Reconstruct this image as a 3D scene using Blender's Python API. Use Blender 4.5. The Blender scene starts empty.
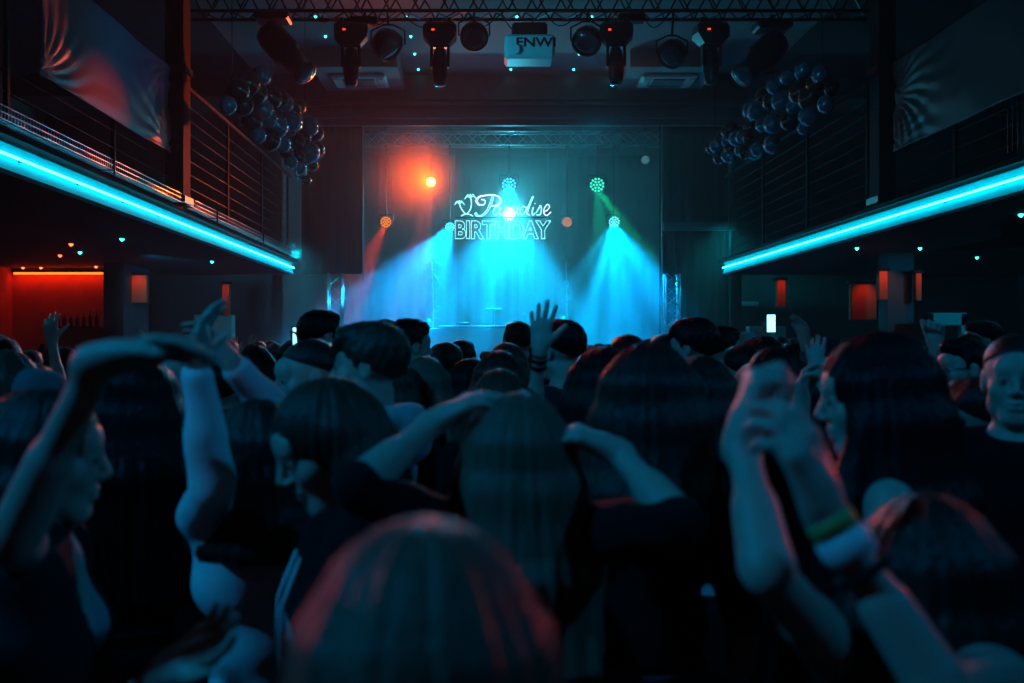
import bpy, math, random
import numpy as np
from mathutils import Vector, Matrix
R = math.radians
SC = bpy.context.scene
COL = SC.collection

# ------------------------------------------------------------------ camera
CAMZ = 1.7
F = 1000.0                      # focal length in pixels of the 1024 px wide frame
VX, VY = 480.0, 341.5           # vanishing point of the room's long axis
cam_d = bpy.data.cameras.new('camera')
cam_d.sensor_width = 36.0
cam_d.lens = 36.0 * F / 1024.0
cam_d.shift_x = (512.0 - VX) / 1024.0
cam_d.clip_start = 0.05
cam_d.dof.use_dof = True
cam_d.dof.focus_distance = 12.0
cam_d.dof.aperture_fstop = 2.7
cam = bpy.data.objects.new('camera', cam_d)
cam.location = (0, 0, CAMZ)
cam.rotation_euler = (R(90), 0, 0)
COL.objects.link(cam)
SC.camera = cam

def P(px, py, Y):
    "the point at depth Y seen at a pixel of the photograph"
    return Vector(((px - VX) / F * Y, Y, CAMZ + (VY - py) / F * Y))

# ------------------------------------------------------------------ world and exposure
w = bpy.data.worlds.new('night')
SC.world = w
w.use_nodes = True
w.node_tree.nodes['Background'].inputs[0].default_value = (0.01, 0.10, 0.16, 1)
w.node_tree.nodes['Background'].inputs[1].default_value = 0.0
SC.view_settings.view_transform = 'Standard'
SC.view_settings.look = 'None'
SC.view_settings.exposure = 0.0
SC.view_settings.gamma = 1.0
SC.view_settings.use_curve_mapping = False
SC.cycles.use_denoising = True
SC.cycles.max_bounces = 5
SC.cycles.diffuse_bounces = 3
SC.cycles.glossy_bounces = 3
SC.cycles.transmission_bounces = 3
SC.cycles.volume_bounces = 1
SC.cycles.transparent_max_bounces = 4
SC.cycles.sample_clamp_indirect = 2.0
SC.cycles.caustics_reflective = False
SC.cycles.caustics_refractive = False

# ------------------------------------------------------------------ stage lamps and added fill lights
TEAL = (0.0, 0.42, 0.66)
def spot(name, loc, target, power, col, angle, blend=0.6, radius=0.05, gobo=0.0, scale=6.0):
    d = bpy.data.lights.new(name, 'SPOT')
    d.energy = power; d.color = col; d.spot_size = R(angle); d.spot_blend = blend
    d.shadow_soft_size = radius
    o = bpy.data.objects.new(name, d)
    o.location = loc
    v = Vector(target) - Vector(loc)
    o.rotation_euler = v.to_track_quat('-Z', 'Y').to_euler()
    COL.objects.link(o)
    if gobo:
        d.use_nodes = True
        nt = d.node_tree; N = nt.nodes; L = nt.links
        em = N['Emission']
        tc = N.new('ShaderNodeTexCoord')
        no = N.new('ShaderNodeTexNoise'); no.inputs['Scale'].default_value = scale; no.inputs['Detail'].default_value = 1.5
        L.new(tc.outputs['Normal'], no.inputs['Vector'])
        mr = N.new('ShaderNodeMapRange')
        mr.inputs[1].default_value = 0.42; mr.inputs[2].default_value = 0.62
        mr.inputs[3].default_value = 1.0 - gobo; mr.inputs[4].default_value = 1.0 + gobo
        L.new(no.outputs[0], mr.inputs[0]); L.new(mr.outputs[0], em.inputs['Strength'])
    return o

# stage beams: (pixel x, pixel y, depth) of the lens, target pixel and depth
STAGE_Y = 22.6
BEAMS = []
def beam(px, py, tx, ty, tY, power, col, angle, gobo=0.6, scale=14, Y=STAGE_Y, blend=0.5):
    a = P(px, py, Y - 0.34); b = P(tx, ty, tY)
    BEAMS.append(spot('stage_beam_light', a, b, power, col, angle, blend, 0.06, gobo, scale))
BLUE = (0.0, 0.36, 1.0); CYAN = (0.0, 0.52, 1.0)
beam(452, 226, 385, 345, 20.8, 5400, BLUE, 60, 0.9, 9)
beam(509, 186, 505, 345, 20.8, 3300, CYAN, 70, 0.9, 9)
beam(613, 223, 640, 345, 20.8, 4600, BLUE, 66, 0.9, 9)
beam(613, 223, 560, 345, 22.0, 2000, CYAN, 40, 0.9, 9)
beam(597, 187, 690, 330, 21.5, 1900, (0.0, 1.0, 0.35), 20)
beam(597, 187, 603, 260, 22.0, 900, (0.0, 1.0, 0.5), 26)
beam(507, 216, 500, 345, 21.2, 3900, (0.0, 0.38, 1.0), 96, 0.9, 7)
beam(431, 183, 405, 340, 21.6, 1000, (1.0, 0.05, 0.0), 26, 0.9, 9)
beam(386, 223, 325, 345, 21.4, 1100, (1.0, 0.05, 0.0), 30, 0.9, 9)
def point(name, loc, power, col, radius=0.05):
    d = bpy.data.lights.new(name, 'POINT'); d.energy = power; d.color = col; d.shadow_soft_size = radius
    o = bpy.data.objects.new(name, d); o.location = loc; COL.objects.link(o); return o
# bare glare of the lamps that point at the photographer
spot('orange_glare_light', P(431, 182, STAGE_Y - 0.40), (-1.9, 14, 4.4), 2900, (1.0, 0.08, 0.0), 50, 1.0, 0.05)
point('centre_glare_light', P(509, 214, STAGE_Y - 0.45), 260, (0.05, 0.75, 1.0), 0.06)
# added fill spots on the crowd, at balcony rail height without fixtures
FILLS = [((-3.6, 0.2, 4.9), (0.4, 2.4, 1.2), 720, 62), ((4.7, 0.2, 4.9), (0.6, 2.6, 1.2), 360, 60),
        ((-3.6, 6.4, 4.6), (0.8, 9.0, 1.2), 90, 85), ((4.7, 6.4, 4.6), (0.2, 9.0, 1.2), 90, 85)]
FILLC = (0.0, 0.22, 0.56)
for a, b, pw, an in FILLS:
    spot('crowd_fill', a, b, pw, FILLC, an, 0.9, 0.12)
# added red spots that rim the near figures, no fixtures built
spot('red_rim_fill', (-5.0, 6.5, 2.9), (-0.1, .72, 1.47), 200, (1.0, 0.04, 0.01), 4.5, 0.7, 0.05)
spot('red_rim_fill', (5.6, 6.5, 2.9), (0.03, .72, 1.47), 160, (1.0, 0.04, 0.01), 4.5, 0.7, 0.05)
spot('red_rim_fill', (-1.5, 13.0, 6.5), (1.5, 2.7, 1.6), 260, (1.0, 0.04, 0.01), 16, 0.9, 0.05)
spot('red_banner_fill', P(672, 62, 14.6), (-3.8, 9.9, 3.8), 1500, (1.0, 0.05, 0.01), 11, 0.9, 0.08)  # added spot reddening the left banner, no fixture of its own
spot('blue_banner_fill', P(587, 50, 14.6), (-3.8, 10.9, 5.1), 150, (0.0, 0.2, 0.8), 22, 0.9, 0.08)  # added blue spot on the same banner
spot('balloon_fill', (-0.8, 9.0, 5.2), (-3.0, 13.8, 4.6), 150, (0.0, 0.45, 0.8), 32, 0.9, 0.06)  # added teal spots for balloon highlights, no lamps hang here
spot('balloon_fill', (1.6, 9.0, 5.2), (4.2, 14.6, 4.9), 130, (0.0, 0.45, 0.8), 34, 0.9, 0.06)
spot('balloon_fill', (0.6, 17.5, 5.6), (-3.0, 14.2, 4.5), 60, (1.0, 0.16, 0.03), 34, 0.9, 0.05)  # added orange spots that rim the balloons, no fixtures
spot('balloon_fill', (1.0, 17.5, 5.6), (4.2, 14.8, 4.8), 50, (1.0, 0.16, 0.03), 34, 0.9, 0.05)
spot('projector_fill', (-1.2, 13.0, 5.6), (0.75, 14.8, 6.05), 90, (0.0, 0.6, 0.9), 34, 0.9, 0.08)  # added teal spot to brighten the projector case
spot('ceiling_fill', P(440, 120, 17.0), (0.6, 18.0, 7.0), 20, (0.75, 0.36, 0.42), 120, 0.9, 0.1)  # added fill aimed upward to brighten the ceiling
spot('stage_back_fill', (2.2, 19.7, 5.9), (0.6, 6.0, 0.8), 1000, (0.0, 0.38, 0.75), 40, 0.9, 0.25)  # added blue floods through the hall haze, no fixtures
spot('stage_back_fill', (-1.0, 19.7, 5.9), (-1.5, 8.0, 0.8), 900, (0.0, 0.38, 0.75), 40, 0.9, 0.25)
spot('blue_wall_fill', (-3.6, 19.6, 3.6), (-4.4, 21.4, 1.8), 330, (0.0, 0.4, 0.6), 110, 0.9, 0.12)  # added fill on the wall left of the stage
spot('under_balcony_fill', (-5.2, 15.5, 2.95), (-5.0, 21.5, 1.6), 160, (0.0, 0.35, 0.6), 70, 0.9, 0.1)  # added fill, separate from the small lamps under the balcony
spot('under_balcony_fill', (7.6, 12.0, 2.85), (8.0, 20.0, 1.2), 150, (0.0, 0.35, 0.6), 130, 0.9, 0.1)  # added fill below the right balcony, no fixture
spot('blue_wall_fill', (4.8, 19.6, 4.0), (5.4, 21.4, 1.8), 180, (0.0, 0.45, 0.55), 110, 0.9, 0.12)  # added fill on the wall right of the stage

# ------------------------------------------------------------------ materials
MATS = {}
def mat(name, col, rough=0.6, metal=0.0, noise=0.0, nscale=8.0, bump=0.0, bscale=60.0, spec=0.4, stretch=None, emit=None, es=0.0, coat=0.0, sheen=0.0):
    if name in MATS: return MATS[name]
    m = bpy.data.materials.new(name); m.use_nodes = True
    nt = m.node_tree; N = nt.nodes; L = nt.links; b = N['Principled BSDF']
    b.inputs['Base Color'].default_value = (*col, 1); b.inputs['Roughness'].default_value = rough
    b.inputs['Metallic'].default_value = metal; b.inputs['Specular IOR Level'].default_value = spec
    b.inputs['Coat Weight'].default_value = coat; b.inputs['Sheen Weight'].default_value = sheen
    if emit: b.inputs['Emission Color'].default_value = (*emit, 1); b.inputs['Emission Strength'].default_value = es
    tc = N.new('ShaderNodeTexCoord'); mp = N.new('ShaderNodeMapping')
    L.new(tc.outputs['Object'], mp.inputs[0])
    if stretch: mp.inputs['Scale'].default_value = stretch
    if noise:
        n = N.new('ShaderNodeTexNoise'); n.inputs['Scale'].default_value = nscale; n.inputs['Detail'].default_value = 4
        L.new(mp.outputs[0], n.inputs['Vector'])
        mx = N.new('ShaderNodeMix'); mx.data_type = 'RGBA'
        mx.inputs[6].default_value = (*[c * (1 - noise) for c in col], 1); mx.inputs[7].default_value = (*[min(1, c * (1 + noise)) for c in col], 1)
        L.new(n.outputs[0], mx.inputs[0]); L.new(mx.outputs[2], b.inputs['Base Color'])
    if bump:
        n2 = N.new('ShaderNodeTexNoise'); n2.inputs['Scale'].default_value = bscale; n2.inputs['Detail'].default_value = 3
        L.new(mp.outputs[0], n2.inputs['Vector'])
        bp = N.new('ShaderNodeBump'); bp.inputs['Strength'].default_value = bump; bp.inputs['Distance'].default_value = 0.01
        L.new(n2.outputs[0], bp.inputs['Height']); L.new(bp.outputs[0], b.inputs['Normal'])
    MATS[name] = m
    return m
def emis(name, col, s):
    if name in MATS: return MATS[name]
    m = bpy.data.materials.new(name); m.use_nodes = True; nt = m.node_tree
    nt.nodes.remove(nt.nodes['Principled BSDF'])
    e = nt.nodes.new('ShaderNodeEmission'); e.inputs[0].default_value = (*col, 1); e.inputs[1].default_value = s
    nt.links.new(e.outputs[0], nt.nodes['Material Output'].inputs[0])
    MATS[name] = m
    return m

black = mat('black_paint', (0.012, 0.012, 0.014), 0.75, noise=0.3, bump=0.1, spec=0.2)
blackmetal = mat('black_metal', (0.03, 0.03, 0.034), 0.35, 0.6, noise=0.2)
alu = mat('aluminium_tube', (0.42, 0.44, 0.46), 0.35, 0.9, noise=0.15)
walldark = mat('dark_wall_paint', (0.07, 0.072, 0.08), 0.8, noise=0.25, nscale=2, bump=0.15)
ceilm = mat('ceiling_paint', (0.30, 0.26, 0.28), 0.8, noise=0.08, nscale=2, bump=0.05)
ceildark = mat('dark_ceiling_paint', (0.05, 0.05, 0.055), 0.8, noise=0.2, nscale=2)
floorm = mat('dance_floor', (0.03, 0.03, 0.032), 0.35, noise=0.4, nscale=3, bump=0.1)
fascia = mat('cyan_cove_paint', (0.0, 0.80, 0.80), 0.9, spec=0.03, noise=0.06, nscale=4)
glassm = mat('smoked_lens', (0.03, 0.05, 0.07), 0.08, 0.0, spec=0.9)

# ------------------------------------------------------------------ mesh helpers
class MB:
    def __init__(s): s.v = []; s.f = []
    def add(s, vs, fs):
        o = len(s.v); s.v += [tuple(v) for v in vs]; s.f += [tuple(i + o for i in f) for f in fs]; return s
    def box(s, lo, hi, M=None):
        x0, y0, z0 = lo; x1, y1, z1 = hi
        vs = [Vector(v) for v in ((x0,y0,z0),(x1,y0,z0),(x1,y1,z0),(x0,y1,z0),(x0,y0,z1),(x1,y0,z1),(x1,y1,z1),(x0,y1,z1))]
        if M: vs = [M @ v for v in vs]
        return s.add(vs, [(0,3,2,1),(4,5,6,7),(0,1,5,4),(1,2,6,5),(2,3,7,6),(3,0,4,7)])
    def bbox(s, lo, hi, b=0.01, M=None):
        "box with chamfered edges"
        c = [(a + d) / 2 for a, d in zip(lo, hi)]; h = [(d - a) / 2 for a, d in zip(lo, hi)]
        b = min(b, *[x * 0.9 for x in h])
        vs = []; idx = {}
        for sx in (-1, 1):
            for sy in (-1, 1):
                for sz in (-1, 1):
                    for ax in range(3):
                        p = [h[0] - b, h[1] - b, h[2] - b]; p[ax] = h[ax]
                        v = Vector((c[0] + sx * p[0], c[1] + sy * p[1], c[2] + sz * p[2]))
                        idx[(sx, sy, sz, ax)] = len(vs); vs.append(M @ v if M else v)
        fs = []
        S = (-1, 1)
        for ax in range(3):
            o = [i for i in range(3) if i != ax]
            for sg in S:
                q = []
                for (u, t) in ((-1,-1),(1,-1),(1,1),(-1,1)):
                    k = [0,0,0]; k[ax] = sg; k[o[0]] = u; k[o[1]] = t; q.append(idx[(*k, ax)])
                flip = (sg > 0) ^ (ax == 1)
                fs.append(tuple(q) if flip else tuple(q[::-1]))
        for ax in range(3):
            o = [i for i in range(3) if i != ax]
            for u in S:
                for t in S:
                    a = [0,0,0]; a[o[0]] = u; a[o[1]] = t; a[ax] = -1; bb = list(a); bb[ax] = 1
                    fs.append((idx[(*a, o[0])], idx[(*bb, o[0])], idx[(*bb, o[1])], idx[(*a, o[1])]))
        for sx in S:
            for sy in S:
                for sz in S: fs.append(tuple(idx[(sx, sy, sz, ax)] for ax in range(3)))
        return s.add(vs, fs)
    def tube(s, pts, r, n=8, caps=True, closed=False):
        pts = [Vector(p) for p in pts]; k = len(pts)
        rr = r if isinstance(r, (list, tuple)) else [r] * k
        rings = []; up = None
        for i, p in enumerate(pts):
            if closed: t = pts[(i + 1) % k] - pts[i - 1]
            else: t = (pts[min(i + 1, k - 1)] - pts[max(i - 1, 0)])
            if t.length < 1e-9: t = Vector((0, 0, 1))
            t.normalize()
            if up is None: up = t.orthogonal().normalized()
            else:
                up = up - t * up.dot(t)
                up = up.normalized() if up.length > 1e-6 else t.orthogonal().normalized()
            b = t.cross(up)
            rings.append([p + (up * math.cos(a) + b * math.sin(a)) * rr[i] for a in [2 * math.pi * j / n for j in range(n)]])
        vs = [v for q in rings for v in q]; fs = []
        for i in range(k if closed else k - 1):
            i2 = (i + 1) % k
            for j in range(n):
                j2 = (j + 1) % n; fs.append((i * n + j, i * n + j2, i2 * n + j2, i2 * n + j))
        if caps and not closed: fs += [tuple(range(n))[::-1], tuple((k - 1) * n + j for j in range(n))]
        return s.add(vs, fs)
    def lathe(s, prof, n=20, M=None):
        vs = []; fs = []
        for r, z in prof:
            for j in range(n):
                a = 2 * math.pi * j / n; v = Vector((r * math.cos(a), r * math.sin(a), z)); vs.append(M @ v if M else v)
        for i in range(len(prof) - 1):
            for j in range(n):
                j2 = (j + 1) % n; fs.append((i * n + j, i * n + j2, (i + 1) * n + j2, (i + 1) * n + j))
        fs.append(tuple(range(n))[::-1]); fs.append(tuple((len(prof) - 1) * n + j for j in range(n)))
        return s.add(vs, fs)
    def ball(s, c, r, n=12, m=8, M=None):
        rx, ry, rz = r if isinstance(r, (tuple, list)) else (r, r, r)
        vs = [(0, 0, 1)]; 
        for i in range(1, m):
            t = math.pi * i / m
            for j in range(n):
                a = 2 * math.pi * j / n; vs.append((math.sin(t) * math.cos(a), math.sin(t) * math.sin(a), math.cos(t)))
        vs.append((0, 0, -1)); fs = []
        for j in range(n): fs.append((0, 1 + j, 1 + (j + 1) % n))
        for i in range(m - 2):
            for j in range(n):
                a = 1 + i * n; fs.append((a + j, a + n + j, a + n + (j + 1) % n, a + (j + 1) % n))
        e = len(vs) - 1; a = 1 + (m - 2) * n
        for j in range(n): fs.append((e, a + (j + 1) % n, a + j))
        out = []
        for v in vs:
            q = Vector((v[0] * rx, v[1] * ry, v[2] * rz))
            if M: q = M @ q
            out.append(q + Vector(c))
        return s.add(out, fs)
    def build(s, name, m, parent=None, smooth=False, loc=None):
        me = bpy.data.meshes.new(name); me.from_pydata(s.v, [], s.f)
        return link(name, me, m, parent, smooth, loc)
def link(name, me, m, parent=None, smooth=False, loc=None):
    me.update()
    if m: me.materials.append(m)
    if smooth: me.polygons.foreach_set('use_smooth', [True] * len(me.polygons))
    o = bpy.data.objects.new(name, me); COL.objects.link(o)
    if parent: o.parent = parent
    if loc is not None: o.location = loc
    return o
def recentre(o):
    "put a one-mesh object's origin at the middle of its base"
    vs = o.data.vertices; n = len(vs); a = np.empty(n * 3); vs.foreach_get('co', a); a = a.reshape(-1, 3)
    c = (a.min(0) + a.max(0)) / 2; c[2] = a[:, 2].min()
    a -= c; vs.foreach_set('co', a.ravel()); o.location = Vector(c) + o.location; return o
def empty(name, label, cat, loc=(0, 0, 0), rz=0.0, group=None):
    o = bpy.data.objects.new(name, None); COL.objects.link(o); o.location = loc; o.rotation_euler = (0, 0, rz)
    return tag(o, label, cat, group)
def tag(o, label, cat, group=None):
    o['label'] = label; o['category'] = cat
    if group: o['group'] = group
    return o
def struct(name, mb, m, smooth=False):
    o = mb.build(name, m, None, smooth); o['kind'] = 'structure'; return o
def copy_tree(o, parent=None):
    c = o.copy(); COL.objects.link(c); c.parent = parent
    for ch in o.children: copy_tree(ch, c)
    return c
ORD = 'first second third fourth fifth sixth seventh eighth ninth tenth eleventh twelfth thirteenth fourteenth fifteenth sixteenth seventeenth eighteenth nineteenth twentieth twenty-first twenty-second twenty-third twenty-fourth twenty-fifth twenty-sixth twenty-seventh twenty-eighth twenty-ninth thirtieth'.split()
def align(d, up=(0, 0, 1)):
    "rotation that takes local Z to direction d"
    return Vector(d).normalized().to_track_quat('Z', 'Y').to_matrix()

# ------------------------------------------------------------------ room shell
XL, XR = -3.85, 5.0             # balcony edges
OL, OR_ = -9.4, 11.6            # outer walls
YB, YE = -3.0, 20.4             # wall behind the photographer, end of the balconies
YS = 26.2                       # back of the stage
CH, SH = 7.0, 6.6
struct('floor', MB().box((OL, YB, -0.1), (OR_, YS, 0.0)), floorm)
struct('wall_left', MB().box((OL - 0.2, YB, 0), (OL, YE + 1.2, CH)), walldark)
struct('wall_right', MB().box((OR_, YB, 0), (OR_ + 0.2, YE + 1.2, CH)), walldark)
struct('wall_rear', MB().box((OL, YB - 0.2, 0), (OR_, YB, CH)), walldark)
struct('wall_front', MB().box((OL, YE + 1.2, 0), (-4.3, YE + 1.4, CH)).box((5.45, YE + 1.2, 0), (OR_, YE + 1.4, CH)), walldark)
struct('wall_stage_back', MB().box((-4.5, YS, 0), (5.65, YS + 0.2, CH)), walldark)
struct('wall_stage_left', MB().box((-4.5, YE + 1.2, 0), (-4.3, YS, CH)), walldark)
struct('wall_stage_right', MB().box((5.45, YE + 1.2, 0), (5.65, YS, CH)), walldark)
struct('ceiling', MB().box((XL - 0.6, YB, CH), (XR + 0.6, 20.0, CH + 0.2)), ceilm)
struct('ceiling_side_left', MB().box((OL, YB, CH), (XL - 0.6, 20.0, CH + 0.2)), ceildark)
struct('ceiling_side_right', MB().box((XR + 0.6, YB, CH), (OR_, 20.0, CH + 0.2)), ceildark)
struct('ceiling_stage', MB().box((OL, 20.0, SH), (OR_, YS, SH + 0.6)), ceildark)
# proscenium beam: face, two lipped flanges
struct('beam_proscenium', MB().box((-4.8, 19.85, 6.5), (5.9, 20.0, CH)).box((-4.8, 19.7, 6.36), (5.9, 20.0, 6.42)).box((-4.8, 19.75, 6.12), (5.9, 20.0, 6.18)).box((-4.8, 19.9, 6.0), (5.9, 19.99, 6.5)),
       mat('grey_satin_beam', (0.16, 0.17, 0.19), 0.35, 0.3, noise=0.15))
for nm, a, b in (('balcony_slab_left', OL, XL), ('balcony_slab_right', XR, OR_)):
    struct(nm, MB().box((a, 3.0, 3.06), (b, YE, 3.4)), mat('balcony_underside', (0.04, 0.042, 0.05), 0.7, noise=0.2))
# bulkheads with the air-conditioning cassettes
whitep = mat('white_plastic', (0.6, 0.6, 0.6), 0.45, noise=0.05)
for k, (a, b) in enumerate(((-3.05, -1.5), (2.72, 4.35))):
    nm = 'trim_%d' % (k + 1)
    struct(nm, MB().box((a, 18.1, 6.67), (b, 19.84, CH)), ceilm)
    side = 'left' if k == 0 else 'right'
    ac = empty('air_conditioner', 'square ceiling air conditioner in the bulkhead on the %s of the ceiling' % ('red-lit' if k == 0 else 'teal-lit'), 'air conditioner', ((a + b) / 2, 18.95, 6.6), 0, 'ceiling air conditioners')
    MB().bbox((-0.52, -0.42, 0.0), (0.52, 0.42, 0.08), 0.03).build('casing', whitep, ac)
    MB().bbox((-0.30, -0.28, -0.02), (0.30, 0.28, 0.01), 0.01).build('grille', mat('grey_grille', (0.12, 0.12, 0.13), 0.6), ac)
    for sx in (-1, 1):
        mb = MB()
        for q in range(5): mb.box((sx * 0.41 - 0.05 + q * 0.022, -0.3, -0.025), (sx * 0.41 - 0.045 + q * 0.022 + 0.006, 0.3, 0.005))
        mb.build('louvre', whitep, ac)
# little ceiling lamps
dotm = emis('ceiling_dot_glow', (0.05, 0.9, 0.85), 6.0)
DOTS = []
def dot(x, y, z, lab, grp, m=None, r=0.014):
    o = MB().lathe([(r * 1.5, 0.01), (r * 1.5, 0), (r, -0.012), (r * 0.5, -0.022)], 10).build('ceiling_lamp', m or dotm, None, False, (x, y, z - 0.01))
    tag(o, lab, 'ceiling lamp', grp); DOTS.append(o)
for c, x in enumerate((-4.4, -2.68, -1.20, 0.60, 1.82, 2.55)):
    for q in range(6):
        if x < -4 : continue
        yy = 14.2 + q * 1.05
        if 18.0 < yy < 19.9 and (x < -1.4 or x > 2.6): continue
        dot(x * (1 if x > -2.5 or x < -3 else 1), yy, CH, 'tiny teal lamp in the grid of pin lights on the main ceiling', 'ceiling pin lights')
for c, x in enumerate((-1.15, -0.28, 0.62, 1.5, 2.4)):
    for q in range(3): dot(x, 21.0 + q * 0.75, SH, 'tiny teal lamp on the dark ceiling above the stage', 'stage ceiling pin lights', None, 0.018)
redm = emis('red_dot_glow', (1.0, 0.08, 0.02), 8.0)
for (px, py, c) in ((60, 257, 'r'), (23, 269, 'r'), (41, 269, 'r'), (80, 254, 'c'), (71, 246, 'r'), (96, 268, 'r'), (113, 268, 'r'), (122, 241, 'c'), (212, 263, 'c'), (147, 274, 'c')):
    yy = 1.33 * F / (VY - py); q = P(px, py, yy)
    dot(q.x, q.y, 3.06, 'small %s lamp under the left balcony' % ('red' if c == 'r' else 'teal'), '%s lamps under the left balcony' % ('red' if c == 'r' else 'teal'), redm if c == 'r' else dotm, 0.02)
for (px, py) in ((857, 250), (920, 250), (1004, 233), (1021, 217), (977, 259)):
    yy = 1.33 * F / (VY - py); q = P(px, py, yy)
    dot(q.x, q.y, 3.06, 'small teal lamp under the right balcony', 'teal lamps under the right balcony', dotm, 0.018)

# ------------------------------------------------------------------ balcony fronts
tubem = emis('neon_tube_glow', (0.06, 0.68, 1.0), 8.0)
def balcony(side):
    s = 1 if side == 'left' else -1
    xe = XL if side == 'left' else XR
    y0 = 3.0
    X = lambda d: xe + s * d      # d metres out into the hall
    struct('trim_fascia_' + side, MB().add([(X(0.0), y0, 3.33), (X(0.0), YE, 3.33), (X(0.02), YE, 3.33), (X(0.02), y0, 3.33),
        (X(0.03), y0, 3.30), (X(0.03), YE, 3.30), (X(0.005), y0, 3.23), (X(0.005), YE, 3.23), (X(0.05), y0, 3.08), (X(0.05), YE, 3.08), (X(0.0), y0, 3.06), (X(0.0), YE, 3.06)],
        [(0, 1, 2, 3), (3, 2, 5, 4), (4, 5, 7, 6), (6, 7, 9, 8), (8, 9, 11, 10)]), fascia)
    t = empty('neon_strip', 'long cyan neon tube along the edge of the %s balcony' % side, 'neon light', (X(0.06), y0, 3.2), 0, 'neon strips on the balcony edges')
    MB().tube([(0, 0.1, 0), (0, YE - y0 - 0.05, 0)], 0.013, 8).build('glowing_tube', tubem, t)
    for k in range(14): MB().box((-0.06 if s > 0 else -0.01, 0.5 + k * 1.2, -0.012), (0.01 if s > 0 else 0.06, 0.52 + k * 1.2, -0.002)).build('clip', blackmetal, t)
    # black lip over the cove
    struct('trim_lip_' + side, MB().box((min(X(-0.02), X(0.12)), y0, 3.33), (max(X(-0.02), X(0.12)), YE + 0.1, 3.355)).box((min(X(0.10), X(0.125)), y0, 3.35), (max(X(0.10), X(0.125)), YE + 0.1, 3.375)), black)
    # wire cable tray
    if side == 'left':
        wm = mat('zinc_wire', (0.35, 0.4, 0.42), 0.3, 0.8)
        for (ya, yb, lab) in ((y0, 12.1, 'long wire mesh cable tray above the cyan strip, in front of the left column'), (12.65, YE - 0.2, 'wire mesh cable tray above the cyan strip, between the left column and stage')):
            ct = empty('cable_tray', lab, 'cable tray', (X(0.145), ya, 3.385), 0, 'cable trays')
            L = yb - ya
            for dx, dz in ((0.0, 0.10), (0.0, 0.05), (0.0, 0.0), (0.05, 0.0), (0.1, 0.0), (0.1, 0.05), (0.1, 0.1)):
                MB().tube([(dx, 0, dz), (dx, L, dz)], 0.0035, 4).build('long_wire', wm, ct)
            mb = MB()
            for k in range(int(L / 0.055)):
                y = 0.02 + k * 0.055; mb.tube([(0, y, 0.1), (0, y, 0), (0.1, y, 0), (0.1, y, 0.1)], 0.0035, 4)
            mb.build('cross_wires', wm, ct)['kind'] = 'stuff'
            for dx in (0.03, 0.06): MB().tube([(dx, 0.1 + k * (L - .2) / 60, 0.016 + 0.008 * math.sin(k * 1.7 + dx * 90)) for k in range(61)], 0.011, 6).build('cable', black, ct)
            for k in range(int(L / 2.9)): MB().box((-0.13, 1.0 + k * 2.9, -0.012), (0.11, 1.05 + k * 2.9, 0.0)).tube([(0.115, 1.02 + k * 2.9, -0.06), (0.115, 1.02 + k * 2.9, 0.17), (0.105, 1.02 + k * 2.9, 0.21)], 0.012, 6).build('bracket', blackmetal, ct)
    # rail: posts, handrail, steel cables
    rl = empty('balcony_railing', 'black railing with thin steel cables on the %s balcony' % side, 'railing', (X(-0.02), y0, 3.4))
    n = 8
    for k in range(n):
        y = 0.4 + k * (YE - y0 - 0.7) / (n - 1)
        MB().bbox((-0.02, y - 0.025, 0), (0.02, y + 0.025, 1.62), 0.004).build('post', black, rl)
    MB().tube([(0, 0, 1.66), (0, YE - y0, 1.66)], 0.03, 8).build('handrail', black, rl)
    cm = mat('steel_cable', (0.02, 0.02, 0.02), 0.5, 0.4)
    for k in range(8):
        MB().tube([(0.005, 0, 0.16 + k * 0.18), (0.005, YE - y0, 0.16 + k * 0.18)], 0.0045, 5).build('cable', cm, rl)
    # vertical bar infill on the near part
    if side == 'right':
        mb = MB()
        for k in range(70): mb.box((0.0, 0.3 + k * 0.09, 0.1), (0.012, 0.312 + k * 0.09, 0.62))
        mb.build('bar_infill', blackmetal, rl)
balcony('left'); balcony('right')
# columns that carry the roof at the balcony edge
for side, x in (('left', -3.70), ('right', 4.95)):
    s = 1 if side == 'left' else -1
    struct('column_' + side, MB().box((x - 0.10 - .02 * s, 12.2, 3.4), (x + 0.10 - .02 * s, 12.5, CH)), black)
    struct('trim_column_plate_' + side, MB().box((x - 0.14 - .03 * s, 12.17, 3.4), (x + 0.14 - .03 * s, 12.53, 3.48)).box((x - 0.13 - .02 * s, 12.19, 5.0), (x + 0.13 - .02 * s, 12.51, 5.08)), blackmetal)
    # lattice pipes beside the column
    struct('trim_column_pipe_' + side, MB().tube([(x - 0.24 * s, 12.6, 3.4), (x - 0.24 * s, 12.6, CH)], 0.03, 8), blackmetal)

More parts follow.
